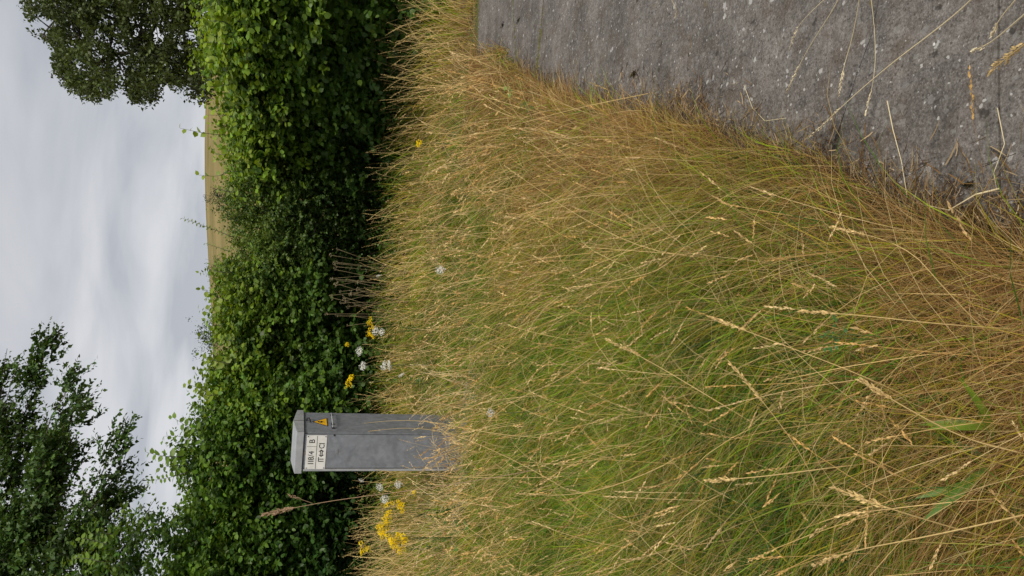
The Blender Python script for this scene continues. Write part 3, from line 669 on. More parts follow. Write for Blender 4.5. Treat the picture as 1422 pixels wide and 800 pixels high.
far_bush(303, 375, 26, 13, 3, dk, 'small dark bush just breaking the skyline above the middle of the hedge', n=1000)
far_bush(306, 560, 60, 18, 4, np.array([0.03, 0.045, 0.028]), 'hazy dark bush on the far slope above the cabinet', n=900)
far_bush(300, 585, 75, 16, 5, np.array([0.028, 0.043, 0.03]), 'low dark far bush beside the hazy one above the cabinet', n=900)

# ------------------------------------------------------------------ trees
def limb(B, pts, r0, r1, n=14, sides=6, wob=0.0):
    pth = smooth_path(pts, n)
    if wob: pth[1:-1] += wob * rn(n - 2, 3)
    tube(B, pth, np.linspace(r0, r1, n) , (.07, .06, .05), sides); return pth
# oak, top right of the hedge
OY = 30.0
oak_base = at(330, -95, OY); oak_base[2] = -1.2
oak = empty('oak_tree', oak_base, 'large spreading oak tree beyond the hedge against the grey sky at the right', 'tree')
B = Acc()
trunk = limb(B, [oak_base, oak_base + [0, 0, 3.2], at(215, -85, OY), at(110, -75, OY + .5), at(20, -60, OY)], 0.42, 0.12, 16, 8)
oak_limbs = [
    ([at(215, -85, OY), at(205, -20, OY - 1.5), at(197, 43, OY - 2), at(167, 32, OY - 2), at(140, 18, OY - 2), at(112, 2, OY - 2)], .12, .04),
    ([at(197, 43, OY - 2), at(190, 72, OY - 2), at(150, 74, OY - 2), at(125, 100, OY - 2)], .08, .02),
    ([at(230, -85, OY), at(225, 0, OY - 2), at(205, 60, OY - 2.4), at(195, 120, OY - 2.2)], .12, .02),
    ([at(250, -85, OY), at(262, 0, OY - 2), at(255, 70, OY - 2), at(272, 125, OY - 2)], .12, .02),
    ([at(120, -75, OY), at(90, 0, OY - 1), at(75, 30, OY - 1), at(60, 48, OY - 1)], .10, .02),
    ([at(150, -80, OY), at(130, 20, OY - 2.5), at(100, 60, OY - 2.5), at(95, 110, OY - 2.5)], .10, .02),
    ([at(160, 34, OY - 2), at(150, 90, OY - 2.3), at(128, 125, OY - 2.3)], .06, .015),
    ([at(60, -60, OY), at(50, 5, OY - 1), at(42, 30, OY - 1)], .07, .02),
    ([at(225, 10, OY - 2), at(240, 50, OY - 2), at(235, 100, OY - 2)], .06, .015)]
paths = [limb(B, l_, a_, b_, 14, 6, 0.05) for l_, a_, b_ in oak_limbs]
def inpoly(x, y, poly):
    r_ = np.zeros(len(x), bool); n = len(poly); j = n - 1
    for i in range(n):
        xi, yi = poly[i]; xj, yj = poly[j]
        with np.errstate(divide='ignore', invalid='ignore'):
            c = ((yi > y) != (yj > y)) & (x < (xj - xi) * (y - yi) / (yj - yi + 1e-12) + xi)
        r_ ^= c; j = i
    return r_
oak_poly = [(28, -90), (33, 0), (46, 44), (66, 50), (80, 74), (78, 97), (94, 118), (110, 135), (138, 136), (160, 131), (158, 98), (161, 74), (170, 76), (176, 120), (188, 145), (211, 141), (228, 114), (240, 121), (262, 136), (286, 141), (296, 110), (310, 80), (320, 0), (320, -90)]
oak_gaps = [(185, 31, 10), (216, 58, 8), (247, 63, 6), (67, 38, 8), (150, 60, 6), (205, 22, 6), (160, 48, 5), (230, 88, 6), (258, 98, 5), (97, 12, 5), (110, 80, 5), (186, 95, 5), (145, 100, 5), (128, 70, 4), (236, 30, 5)]
n = 5000; px = ru(25, 320, n); py = ru(-90, 148, n); ok = inpoly(px, py, oak_poly)
for a_, b_, r_ in oak_gaps: ok &= (px - a_) ** 2 + (py - b_) ** 2 > (r_ * ru(.8, 1.3, n)) ** 2
ok &= (vnoise(px, py, 41, 0.085) + 0.5 * vnoise(px, py, 42, 0.2)) > -0.24
px, py = px[ok], py[ok]; n = len(px)
Yd = OY - 2 + 1.4 * rn(n); d = _f[None] * FPX - _u[None] * (px - 711)[:, None] + _r[None] * (400 - py)[:, None]
cl = EYE + d * (Yd / d[:, 1])[:, None]
k = 20; O = np.repeat(cl, k, 0) + 0.10 * rn(n * k, 3)
tone = np.repeat(1 + 0.4 * vnoise(cl[:, 0], cl[:, 2], 43, 1.2), k)[:, None]
C = np.array([0.065, 0.092, 0.022]) * tone * (1 + .22 * rn(n * k, 1))
A = Acc(); leaves(A, TINY, O, rn(len(O), 3), rn(len(O), 3) * .8 + [0, 0, .8], ru(.09, .15, len(O)), np.clip(C, .006, 1))
A.build('crown', M_leaf_tree, oak, kind='stuff', offset=oak_base)
# twigs joining clumps to the nearest limb
allp = np.concatenate(paths)
for i in range(0, n, 9):
    dd_ = np.linalg.norm(allp - cl[i], axis=1); q = allp[np.argmin(dd_)]
    tube(B, smooth_path([q, (q + cl[i]) / 2 + .12 * rn(3), cl[i]], 5), np.linspace(.028, .008, 5), (.07, .06, .05), 4, cap=False)
B.build('trunk', M_bark, oak, offset=oak_base)

# wind-blown tree, left
TY = 14.0
tb = at(330, 1120, TY + 1); tb[2] = -0.3
lt = empty('windblown_tree', tb, 'dark green tree with drooping wind-blown branches filling the upper left of the sky', 'tree')
B = Acc()
tk = limb(B, [tb, tb + [0.1, 0, 3.0], at(-80, 1010, TY + .5), at(-330, 900, TY)], 0.2, 0.05, 14, 8)
lobes = [((-20, 620), (10, 484), 15, 80), ((20, 660), (66, 467), 14, 130), ((-40, 760), (40, 560), 30, 200), ((60, 690), (124, 549), 16, 150), ((55, 640), (98, 516), 14, 80),
         ((60, 640), (105, 560), 14, 70), ((10, 800), (95, 620), 32, 280), ((110, 720), (178, 578), 12, 80), ((120, 780), (187, 655), 16, 130), ((145, 700), (184, 604), 9, 50),
         ((-30, 880), (30, 700), 32, 200), ((40, 860), (130, 700), 26, 190), ((100, 830), (170, 730), 22, 120), ((30, 760), (75, 640), 22, 120), ((-30, 700), (5, 540), 24, 120), ((165, 800), (217, 690), 15, 110), ((150, 860), (200, 750), 25, 120), ((-20, 640), (25, 505), 12, 60)]
OO, DD, TT = [], [], []
for (a0, a1), (b0, b1), wd, cnt in lobes:
    Yk = TY + ru(-1.0, 1.2); s0 = at(a0, a1, Yk + .3); e0 = at(b0, b1, Yk); mid = at((a0 + b0) / 2 + ru(-8, 2), (a1 + b1) / 2, Yk)
    st = tk[int(np.clip(13 - (a0 + 150) / 40, 6, 13))]
    pth = limb(B, [st, s0 * .35 + st * .65 + .25 * rn(3), s0, mid, e0], .03, .004, 20, 5, .03); sub = pth[8:]
    nk = int(cnt * .17) + 3; cnt = nk * 9; t_ = np.clip(np.repeat(ru(0, 1, nk) ** 0.85, 9) + .01 * rn(cnt), 0, 1); idx = t_ * (len(sub) - 1)
    base_ = np.stack([np.interp(idx, np.arange(len(sub)), sub[:, k_]) for k_ in range(3)], 1)
    wr = wd / FPX * Yk * (1 - 0.6 * t_)
    off = np.repeat(rn(nk, 3), 9, 0) * wr[:, None] * 0.5 * np.array([1, 1.2, 1.0]) + .075 * rn(cnt, 3)
    ax = nrm(e0 - s0); OO.append(base_ + off - ax * .1); DD.append(ax[None] + .33 * rn(cnt, 3) + 0.25 * nrm(off)); TT.append(t_)
    for q in range(0, cnt, 5): tube(B, [base_[q], base_[q] + off[q]], [.008, .003], (.07, .06, .05), 4, cap=False)
O = np.concatenate(OO); D = np.concatenate(DD); T_ = np.concatenate(TT); n = len(O)
tone = (1 + .4 * vnoise(O[:, 0], O[:, 2], 51, 2.0))[:, None]
cols = np.array([0.045, 0.088, 0.020]) * tone
A = Acc(); P, Dd, Nn, Ln, C = spray_leaves(O, D, ru(.22, .42, n), 10, 0.105, spread=0.45, droop=0.12, cols=cols, tipcol=np.array([0.085, 0.15, 0.026]))
leaves(A, SIMPLE, P, Dd, Nn, Ln * 1.05, C); A.build('crown', M_leaf_tree, lt, kind='stuff', offset=tb)
B.build('trunk', M_bark, lt, offset=tb)

# ------------------------------------------------------------------ grass
STRAW = np.array([0.58, 0.43, 0.185]); BROWN = np.array([0.30, 0.172, 0.060]); GREEN = np.array([0.205, 0.280, 0.010]); DGREEN = np.array([0.068, 0.155, 0.007]); OLIVE = np.array([0.29, 0.24, 0.022]); PALE = np.array([0.68, 0.51, 0.25])
def verge_ok(x, y, margin=0.0, spill=0.0):
    d = edge_d(x, y); u_ = (x - CX) * CA[0] + (y - CYY) * CA[1]; v_ = (x - CX) * CB[0] + (y - CYY) * CB[1]
    bare = (u_ > -1.2) & (u_ < 1.75) & (v_ > -.62) & (v_ < -.02) & (rng.uniform(size=np.shape(x)) < .35)
    inside = (u_ > -.01) & (u_ < CW) & (v_ > -.01) & (v_ < CD)
    return verge_only(x, y, margin, spill) & ~bare & ~inside
def verge_only(x, y, margin=0.0, spill=0.0):
    te = edge_t(x, y); d = edge_d(x, y) + 0.07 + 0.12 * vnoise(te, te * 0, 77, 1.1) + 0.07 * vnoise(te, te * 0, 78, 3.7)
    far_side = (y > PATH_END + 0.05 + 0.1 * np.clip(x - 2, 0, 9))
    return (d > margin - spill) | far_side
def in_view(x, y, pad=70):
    P = np.stack([x, y, np.full_like(x, 0.25)], -1); X_, Y_, z = project(P)
    return (z > 0.15) & (Y_ > -pad - 90 / np.maximum(z, .3)) & (Y_ < 800 + pad + 90 / np.maximum(z, .3)) & (X_ < 1422 + 420)
def scatter(n, y0, y1, power=1.0):
    """roots over the view wedge, denser near the viewer"""
    y = y0 + (y1 - y0) * rng.uniform(size=n * 3) ** power; x = ru(-0.62, 0.66, n * 3) * (y + 0.9) 
    ok = verge_ok(x, y) & in_view(x, y); x, y = x[ok], y[ok]; return x[:n], y[:n]
def blade_paths(x, y, ln, head, t0, t1, s=5, zmin=0.004):
    n = len(x); th = t0[:, None] + (t1 - t0)[:, None] * np.linspace(0, 1, s - 1)[None] ** 1.3
    seg = ln[:, None] / (s - 1)
    hd_ = np.stack([np.cos(head), np.sin(head)], 1)
    dx = np.sin(th)[..., None] * hd_[:, None]; dz = np.cos(th)
    P = np.zeros((n, s, 3)); P[:, 0, 0] = x; P[:, 0, 1] = y; g0 = ground_z(x, y); P[:, 0, 2] = g0 - 0.01
    P[:, 1:, :2] = P[:, 0:1, :2] + np.cumsum(dx * seg[..., None], 1); P[:, 1:, 2] = P[:, 0:1, 2] + np.cumsum(dz * seg, 1)
    P[:, :, 2] = np.maximum(P[:, :, 2], np.maximum(g0, 0.0)[:, None] + zmin * np.arange(s)[None] - 0.01 * (np.arange(s) == 0)[None])
    return P
def wind(x, y): # heading of lean, radians; mostly to the left and away
    e = np.clip((0.7 - edge_d(x, y)) / 0.6, 0, 1)
    return rad(168) - rad(58) * e + 0.6 * vnoise(x, y, 61, 0.7) + 0.45 * vnoise(x, y, 62, 2.1)
def brownness(x, y):
    d = edge_d(x, y)
    b = 1.0 * np.exp(-np.clip(d, 0, 9) / (0.42 + 0.05 * y)) + 0.40 * vnoise(x, y, 63, 1.5) + 0.22 * vnoise(x, y, 64, 4.0) + 0.12
    b += -0.12 + 0.5 * np.clip((1.9 - y) / 0.5, 0, 1) * np.exp(-np.clip(d - 0.35, 0, 9) / 0.45)
    return np.clip(b, 0, 1)
def greenness(x, y):
    return np.clip(0.55 + 0.45 * vnoise(x, y, 65, 1.1) + 0.3 * vnoise(x, y, 66, 3.3) - 0.3 * np.clip((y - 5) / 4, 0, 1), 0, 1)
def tussocks(n_t, per, y0, y1, power):
    tx_, ty_ = scatter(n_t, y0, y1, power); n_t = len(tx_)
    rr = ru(0.02, 0.10, n_t); x = np.repeat(tx_, per) + np.repeat(rr, per) * rn(n_t * per); y = np.repeat(ty_, per) + np.repeat(rr, per) * rn(n_t * per)
    rx = x - np.repeat(tx_, per); ry = y - np.repeat(ty_, per); return x, y, rx, ry, np.repeat(rng.uniform(size=n_t), per), np.repeat(rn(n_t), per)
def D_r(x, y): return np.sqrt(x * x + y * y)
def dist_w(x, y): return np.sqrt(x * x + y * y + 1.2)
def lean_head(x, y, rx, ry, k=0.8, rnd=0.5):
    k = k * 1.5; rnd = rnd * 1.2; w = wind(x, y) + np.where(rng.uniform(size=len(x)) < .28, ru(-2.6, 2.6, len(x)), 0); vx = np.cos(w) + k * rx / 0.07 + rnd * rn(len(x)); vy = np.sin(w) + k * ry / 0.07 + rnd * rn(len(x)); return np.arctan2(vy, vx)

# 1 green leafy blades
A = Acc()
for (nt_, per, y0, y1, pw) in ((1700, 26, 0.55, 3.2, 0.8), (2000, 24, 2.8, 6.5, 0.8), (1600, 22, 6.0, 11.5, 0.9)):
    x, y, rx, ry, tid, tn = tussocks(nt_, per, y0, y1, pw); n = len(x)
    keep = rng.uniform(size=n) > 0.92 * brownness(x, y) ** .8; keep &= verge_ok(x, y, 0.02); x, y, rx, ry, tid, tn = [q[keep] for q in (x, y, rx, ry, tid, tn)]; n = len(x)
    ln = ru(0.16, 0.46, n) * np.clip(1.08 - D_r(x, y) / 22, .65, 1) * (0.6 + 0.75 * tid) * (1 - 0.25 * np.exp(-edge_d(x, y) / .3)); D_ = dist_w(x, y)
    P = blade_paths(x, y, ln, lean_head(x, y, rx, ry, .45, .3) + .35 * tn, ru(.05, .5, n) + .25 * tid, ru(.45, 1.35, n) + .45 * tid, s=5 if y1 < 4 else 4)
    wd = ru(0.0018, 0.0050, n) * np.clip(D_ / 4.5, 0.85, 1.9); prof = np.array([.8, 1, .9, .6, .08]) if y1 < 4 else np.array([.85, 1, .75, .08])
    gm = greenness(x, y)[:, None]; r1_ = rng.uniform(size=(n, 1))
    pv = (1 + .28 * vnoise(x, y, 91, 1.7) + .15 * vnoise(x, y, 92, 5.0))[:, None]
    C = pv * np.where(r1_ < 0.62 * gm + .1, DGREEN * (1 + .25 * tn[:, None]), np.where(r1_ < .84, GREEN, OLIVE)) * (1 + .18 * rn(n, 1))
    C = np.clip(C, .02, .8) * np.ones((n, 3)); Cs = np.repeat(C[:, None], P.shape[1], 1)
    dryt = (rng.uniform(size=n) < 0.3)[:, None, None] * np.array([0, 0, 0, .5, 1.])[5 - P.shape[1]:][None, :, None]; Cs = Cs * (1 - dryt) + STRAW * .75 * dryt
    ribbons(A, P, wd[:, None] * prof, Cs)
for (n0, y0, y1, pw) in ((2600, 0.8, 3.4, 0.8), (4200, 3.0, 6.5, 0.85), (3000, 6.0, 11.5, 0.9)):
    x, y = scatter(n0, y0, y1, pw); keep = verge_ok(x, y, 0.15) & (greenness(x, y) > .42 * rng.uniform(size=len(x)) + .18) & (rng.uniform(size=len(x)) > 1.1 * brownness(x, y)); x, y = x[keep], y[keep]; n = len(x); D_ = dist_w(x, y)
    P = blade_paths(x, y, ru(.26, .50, n) * np.clip(1.08 - D_r(x, y) / 22, .6, 1), wind(x, y) + .7 * rn(n), ru(.05, .6, n), ru(.7, 1.9, n), s=6)
    C = np.where(rng.uniform(size=(n, 1)) < .4, np.array([.085, .19, .018]), np.array([.19, .29, .022])) * (1 + .15 * rn(n, 1))
    ribbons(A, P, (ru(.0035, .0065, n) * np.clip(D_ / 5, .8, 1.5))[:, None] * np.array([.7, 1, 1, .85, .55, .05]), np.clip(C, .02, .8) * np.ones((n, 3)))
ng = 1500; pg = ru(-20, 820, ng); Yg = hedge_x(pg) - ru(-.3, 1.5, ng); gx = np.array([at(560, a_, b_)[0] for a_, b_ in zip(pg, Yg)]); ok = verge_ok(gx, Yg, .1); gx, Yg = gx[ok], Yg[ok]; ng = len(gx)
P = blade_paths(gx, Yg, ru(.35, .7, ng), wind(gx, Yg) + .9 * rn(ng), ru(0, .4, ng), ru(.5, 1.6, ng), s=6)
ribbons(A, P, ru(.005, .009, ng)[:, None] * np.array([.7, 1, 1, .85, .55, .05]), np.clip(np.where(rng.uniform(size=(ng, 1)) < .5, GREEN, OLIVE) * (1 + .2 * rn(ng, 1)), .02, .8) * np.ones((ng, 3)))
go = A.build('green_grass', M_grass, kind='stuff'); tag(go, 'green grass blades growing through the rough verge', 'grass')

# 2 fine brown and straw coloured dry blades, lodged over
A = Acc()
for (nt_, per, y0, y1, pw) in ((2200, 32, 0.55, 3.4, 0.8), (2300, 28, 2.8, 6.5, 0.8), (1700, 24, 6.0, 11.8, 0.9)):
    x, y, rx, ry, tid, tn = tussocks(nt_, per, y0, y1, pw); n = len(x); b = brownness(x, y)
    keep = rng.uniform(size=n) < (0.05 + 0.88 * b - .12 * greenness(x, y)) ; keep &= verge_ok(x, y, 0.01); x, y, rx, ry, tid, tn, b = [q[keep] for q in (x, y, rx, ry, tid, tn, b)]; n = len(x)
    ln = ru(0.18, 0.52, n) * np.clip(1.08 - D_r(x, y) / 22, .6, 1) * (0.65 + 0.65 * tid) * (1 - 0.35 * np.exp(-np.clip(edge_d(x, y), 0, 9) / .25)); D_ = dist_w(x, y)
    P = blade_paths(x, y, ln, lean_head(x, y, rx, ry, .3, .28) + .3 * tn, ru(.1, .7, n), ru(.75, 1.95, n), s=5 if y1 < 4 else 4)
    wd = ru(0.0009, 0.0021, n) * np.clip(D_ / 3.2, 0.9, 2.3); prof = np.array([.9, 1, .95, .6, .1]) if y1 < 4 else np.array([.9, 1, .8, .1])
    r1_ = rng.uniform(size=(n, 1)); bb = b[:, None]
    C = (1 + .22 * vnoise(x, y, 93, 2.2))[:, None] * np.where(r1_ < .60 * bb, BROWN * (1 + .15 * tn[:, None]), np.where(r1_ < .35 + .45 * bb, OLIVE * 1.15, STRAW * .78)) * (1 + .2 * rn(n, 1))
    ribbons(A, P, wd[:, None] * prof, np.clip(C, .03, .8) * np.ones((n, 3)))
n = 26000; y = 0.6 + 6.6 * rng.uniform(size=n) ** 1.3; x = E0[0] + (y - E0[1]) * ED[0] / ED[1] - np.abs(rn(n)) * .28 * (0.7 + y / 9); keep = verge_ok(x, y, 0.0) & in_view(x, y) & (vnoise(x, y, 81, 2.0) > -.55); x, y = x[keep], y[keep]; n = len(x)
P = blade_paths(x, y, ru(.08, .26, n), wind(x, y) + .9 * rn(n), ru(.7, 1.3, n), ru(1.3, 2.6, n), s=5)
C = np.where(rng.uniform(size=(n, 1)) < .65, BROWN, STRAW * .7) * (1 + .22 * rn(n, 1)) * (1 + .25 * vnoise(x, y, 82, 3.0))[:, None]
P[:, 1:, 2] += (.05 + .07 * np.clip(vnoise(x, y, 83, 1.6), 0, 1))[:, None]
ribbons(A, P, (ru(.0008, .0018, n) * np.clip(dist_w(x, y) / 3.2, .9, 2.3))[:, None] * np.array([.9, 1, .95, .6, .2]), np.clip(C, .03, .8) * np.ones((n, 3)))
go = A.build('dry_grass', M_straw, kind='stuff'); tag(go, 'fine dry brown grass lying over along the path edge', 'grass')

# 3 straw culms with seed heads
def spikelets(A, P, t0, k, rad_, size, C, flare=.16, tpl=NARROW, thick=1.0):
    """seed head on the end of each path P [n,s,3] from fraction t0"""
    n, s, _ = P.shape; t = t0 + (1 - t0) * (np.arange(k)[None] + rng.uniform(size=(n, k))) / k
    idx = t * (s - 1); i0 = np.clip(idx.astype(int), 0, s - 2); fr = (idx - i0)[..., None]; ar_ = np.arange(n)[:, None]
    pos = P[ar_, i0] * (1 - fr) + P[ar_, i0 + 1] * fr; T = nrm(P[ar_, i0 + 1] - P[ar_, i0]); rnd = nrm(rn(n, k, 3))
    env = np.sin(np.clip((t - t0) / (1 - t0), .06, .98) * math.pi) ** .6
    pos = pos + rnd * (rad_ * env)[..., None]; d = T + flare * rnd
    L_ = (size * np.ones((n, 1)) * ru(.7, 1.2, n, k)); Cc = np.repeat(C[:, None], k, 1) * (1 + .15 * rn(n, k, 1))
    leaves(A, tpl, pos.reshape(-1, 3), d.reshape(-1, 3), rn(n * k, 3), L_.ravel(), np.clip(Cc.reshape(-1, 3), .02, .9))
A = Acc(); H = Acc()
for (n0, y0, y1, pw, k) in ((520, 0.9, 3.2, 0.8, 24), (1600, 2.8, 6.5, 0.85, 14), (2300, 6.0, 12.0, 0.9, 8)):
    x, y = scatter(n0, y0, y1, pw); keep = verge_ok(x, y, 0.06); x, y = x[keep], y[keep]; n = len(x); D_ = dist_w(x, y)
    ln = ru(0.34, 0.70, n) * np.clip(1.05 - D_ / 45, .7, 1); hd_ = wind(x, y) + 1.1 * rn(n)
    P = blade_paths(x, y, ln, hd_, ru(.0, .45, n), ru(.2, 1.15, n) + .9 * (rng.uniform(size=n) < .15), s=8)
    wd = ru(0.0011, 0.0020, n) * np.clip(D_ / 3.5, 1.0, 2.4); cm = np.clip(rn(n, 1) * .5 + .5, 0, 1)
    C = (PALE * cm + STRAW * np.array([.95, .80, .62]) * (1 - cm)) * (1 + .12 * rn(n, 1))
    ribbons(A, P, wd[:, None] * np.array([1, 1, 1, .95, .9, .8, .7, .4]), np.clip(C, .05, .85))
    m_ = rng.uniform(size=n) < .6; q = P[m_]; Dm = D_[m_]
    spikelets(H, q, .86, k, 0.0030 * np.clip(Dm / 4, .7, 1.6)[:, None], .013 * np.clip(Dm / 4, .8, 1.7)[:, None], C[m_] * np.array([1.06, 1.06, 1.12]))
# straws crossing the foot of the cabinet
n = 210; u_ = ru(-.7, CW + .5, n); v_ = -ru(.06, .9, n); x = CX + CA[0] * u_ + CB[0] * v_; y = CYY + CA[1] * u_ + CB[1] * v_
P = blade_paths(x, y, ru(.35, .72, n), ru(0, 6.28, n), ru(0, .4, n), ru(.3, 1.7, n), s=8); C = np.array([.64, .50, .28]) * (1. + .14 * rn(n, 1))
ribbons(A, P, ru(.003, .0042, n)[:, None] * np.array([1, 1, 1, .95, .9, .8, .7, .4]), np.clip(C, .05, .85)); spikelets(H, P[:150], .84, 12, np.array([[.004]]), np.array([[.016]]), C[:150])
# tangled fallen straws
for (n0, y0, y1, pw) in ((420, 0.8, 3.2, 0.8), (1000, 2.6, 6.5, 0.85), (1200, 6, 11, 0.9)):
    x, y = scatter(n0, y0, y1, pw); keep = verge_ok(x, y, 0.12); x, y = x[keep], y[keep]; n = len(x); D_ = dist_w(x, y)
    P = blade_paths(x, y, ru(.35, .75, n), ru(0, 2 * math.pi, n), ru(.15, .7, n), ru(.9, 1.9, n), s=7)
    ribbons(A, P, (ru(.0009, .0017, n) * np.clip(D_ / 3.5, 1, 2.3))[:, None] * np.array([1, 1, 1, .9, .8, .6, .3]), np.clip(PALE * (.9 + .12 * rn(n, 1)), .05, .8) * np.ones((n, 3)))
go = A.build('grass_straws', M_straw, kind='stuff'); tag(go, 'pale dead grass straws standing and fallen across the verge', 'grass')
go = H.build('seed_heads', M_straw, kind='stuff'); tag(go, 'small buff seed heads at the tips of the verge grasses', 'grass')

# tall pale fringe in front of the dark hedge and beside the cabinet
A = Acc(); H = Acc()
n = 780; py_ = np.concatenate([ru(-20, 820, 500), ru(715, 810, 200), ru(10, 120, 80)]); Yg = hedge_x(py_) - ru(-.05, 1.9, n); gx = np.array([at(560, a_, b_)[0] for a_, b_ in zip(py_, Yg)])
hd_ = wind(gx, Yg) * .6 + ru(-1, 4.2, n) * .4 + .5 * rn(n)
ok = verge_ok(gx, Yg, .1) & ~((np.abs(gx + 1.5) < .36) & (Yg > 6.3) & (Yg < 7.6)); gx, Yg, hd_ = gx[ok], Yg[ok], hd_[ok]; n = len(gx)
P = blade_paths(gx, Yg, ru(.45, .9, n), hd_, ru(0, .4, n), ru(.2, 1.3, n), s=8)
C = np.clip(STRAW * (1 + .12 * rn(n, 1)) * np.ones((n, 3)), .1, .8)
ribbons(A, P, ru(.003, .0048, n)[:, None] * np.array([1, 1, 1, .95, .9, .8, .7, .4]), C); mm_ = rng.uniform(size=n) < .6
spikelets(H, P[mm_], .78, 13, .006, .016, C[mm_])
go = A.build('tall_straws', M_straw, kind='stuff'); tag(go, 'tall pale straws standing against the dark foot of the hedge', 'grass')
go = H.build('tall_seed_heads', M_straw, kind='stuff'); tag(go, 'pale seed heads of the tall straws before the hedge', 'grass')

# sparse short growth right on the soil + thatch, so no bare ground shows
A = Acc()
for (n0, y0, y1, pw) in ((18000, 0.5, 4.0, 0.8), (16000, 3.5, 12.5, 0.9)):
    x, y = scatter(n0, y0, y1, pw); keep = verge_ok(x, y, 0.03); x, y = x[keep], y[keep]; n = len(x); b = brownness(x, y)[:, None]
    P = blade_paths(x, y, ru(.05, .2, n), ru(0, 6.28, n), ru(.3, 1.2, n), ru(.9, 2.2, n), s=3)
    r1_ = rng.uniform(size=(n, 1)); C = np.where(r1_ < .45, BROWN * .8, np.where(r1_ < .45 + .4 * (1 - b), GREEN * .9, STRAW * .6)) * (1 + .2 * rn(n, 1))
    ribbons(A, P, (ru(.0012, .003, n) * np.clip(dist_w(x, y) / 4, .8, 2))[:, None] * np.array([1, 1, .2]), np.clip(C, .02, .7) * np.ones((n, 3)))
go = A.build('thatch', M_straw, kind='stuff'); tag(go, 'short matted dead thatch at the feet of the grass', 'grass')

# debris and dead litter spilling on the concrete edge
A = Acc()
t_ = np.concatenate([ru(-.3, 2.2, 9000), ru(1.8, 6.6, 6000)]); n = len(t_)
dd = np.abs(rn(n)) * (0.06 + 0.06 * np.abs(vnoise(t_ * 2.2, t_ * 0, 71))) - 0.07
q = E0[None] + ED[None] * t_[:, None] + EN[None] * dd[:, None]
P = blade_paths(q[:, 0], q[:, 1], ru(.012, .08, n), ru(0, 6.28, n), ru(1.15, 1.6, n), ru(1.5, 2.6, n), s=4, zmin=.004); P[:, :, 2] = np.maximum(P[:, :, 2], 0.004) + ru(0, .022, n)[:, None]
r1_ = rng.uniform(size=(n, 1)); C = np.where(r1_ < .4, BROWN * .5, np.where(r1_ < .7, STRAW * np.array([.62, .62, .8]), np.array([.07, .05, .038]))) * (1 + .25 * rn(n, 1))
ribbons(A, P, ru(.0008, .003, n)[:, None] * np.array([1, 1.2, 1, .4]), np.clip(C, .02, .7) * np.ones((n, 3)))
go = A.build('dead_litter', M_straw, kind='stuff'); tag(go, 'crumbly brown dead litter along the broken edge of the concrete', 'litter')
# moss in the end joint and the wide joint
A = Acc()
def moss_strip(A, f, d0, d1, w, nn_, dens=1.0):
    for k in range(int(nn_)):
        d_ = ru(d0, d1); t2 = f(d_) + w * rng.normal(); c = np.array([*P2(d_, t2), 0.0]); r_ = ru(.004, .011)
        V = np.array([[math.cos(a_), math.sin(a_), 0] for a_ in np.linspace(0, 6.283, 6)[:-1]]) * r_ * ru(.7, 1.3, 5, 1) + c; V[:, 2] = -.004
        V = np.concatenate([V, [c + [0, 0, r_ * .7]]]); A.add(V, [(i, (i + 1) % 5, 5) for i in range(5)], np.array([.1, .1, .03]))
moss_strip(A, lambda d_: jEnd(d_) + .02, -.1, 2.0, .022, 1500); moss_strip(A, jA, 0, .35, .014, 260); moss_strip(A, jA2, 0.1, .8, .008, 120); moss_strip(A, jA, .3, 2, .006, 160)
go = A.build('moss_strip', M_moss, kind='stuff'); tag(go, 'dark moss filling the joints at the far end of the path', 'moss')

# ------------------------------------------------------------------ individual plants
def floret_disc(A, c, nrm_, R, col, n=40, dome=.25):
    nrm_ = nrm_ / np.linalg.norm(nrm_); a = nrm(np.cross(nrm_, [0.3, 1, .2])); b = np.cross(nrm_, a)
    r_ = R * np.sqrt(rng.uniform(size=n)); th = ru(0, 6.28, n); lob = 1 + .12 * np.sin(th * 5)
    O = c + (r_ * lob * np.cos(th))[:, None] * a + (r_ * lob * np.sin(th))[:, None] * b + (dome * R * (1 - (r_ / R) ** 2))[:, None] * nrm_
    leaves(A, TINY, O, nrm(O - c) + .3 * rn(n, 3), nrm_ + .35 * rn(n, 3), R * ru(.42, .7, n), np.clip(col * (1 + .08 * rn(n, 1)), 0, .9) * np.ones((n, 3)))
WHITE = np.array([.78, .78, .74]); YEL = np.array([.85, .62, .01])
def umbel(px, py, Y, R_px, label, group=None, tilt=(0, -.5, .9), lean=(0.05, 0)):
    c = at(px, py, Y); g0 = np.array([c[0] + lean[0], c[1] + lean[1], ground_z(c[0], c[1])]); root = empty('white_flower', g0, label, 'flower', group)
    R = R_px * .88 * ru(.85, 1.1) / FPX * Y; B = Acc(); c_ = c - g0; nv = nrm(np.array(tilt, float)); hub = c_ - nv * R * .9
    tube(B, smooth_path([(0, 0, 0), c_ * .5 + .02 * rn(3), hub], 8), np.linspace(.003, .002, 8), (.12, .15, .05), 5)
    B.build('stem', M_grass, root)
    B = Acc(); a = nrm(np.cross(nv, [0.3, 1, .2])); b = np.cross(nv, a)
    for q in range(9):
        th = q * .698; e = c_ + R * .7 * (math.cos(th) * a + math.sin(th) * b); tube(B, [hub, e], .0012, (.15, .2, .07), 3, cap=False)
    B.build('rays', M_grass, root)
    A = Acc(); 
    for q in range(8):
        th = q * .785; rr_ = R * ru(.5, .72); floret_disc(A, c_ + rr_ * (math.cos(th) * a + math.sin(th) * b) + nv * R * .08 * rn(), nv + .25 * rn(3), R * ru(.26, .42), WHITE * ru(.8, 1.0), 18)
    floret_disc(A, c_, nv, R * .45, WHITE, 30); A.build('flower_head', M_flower, root)
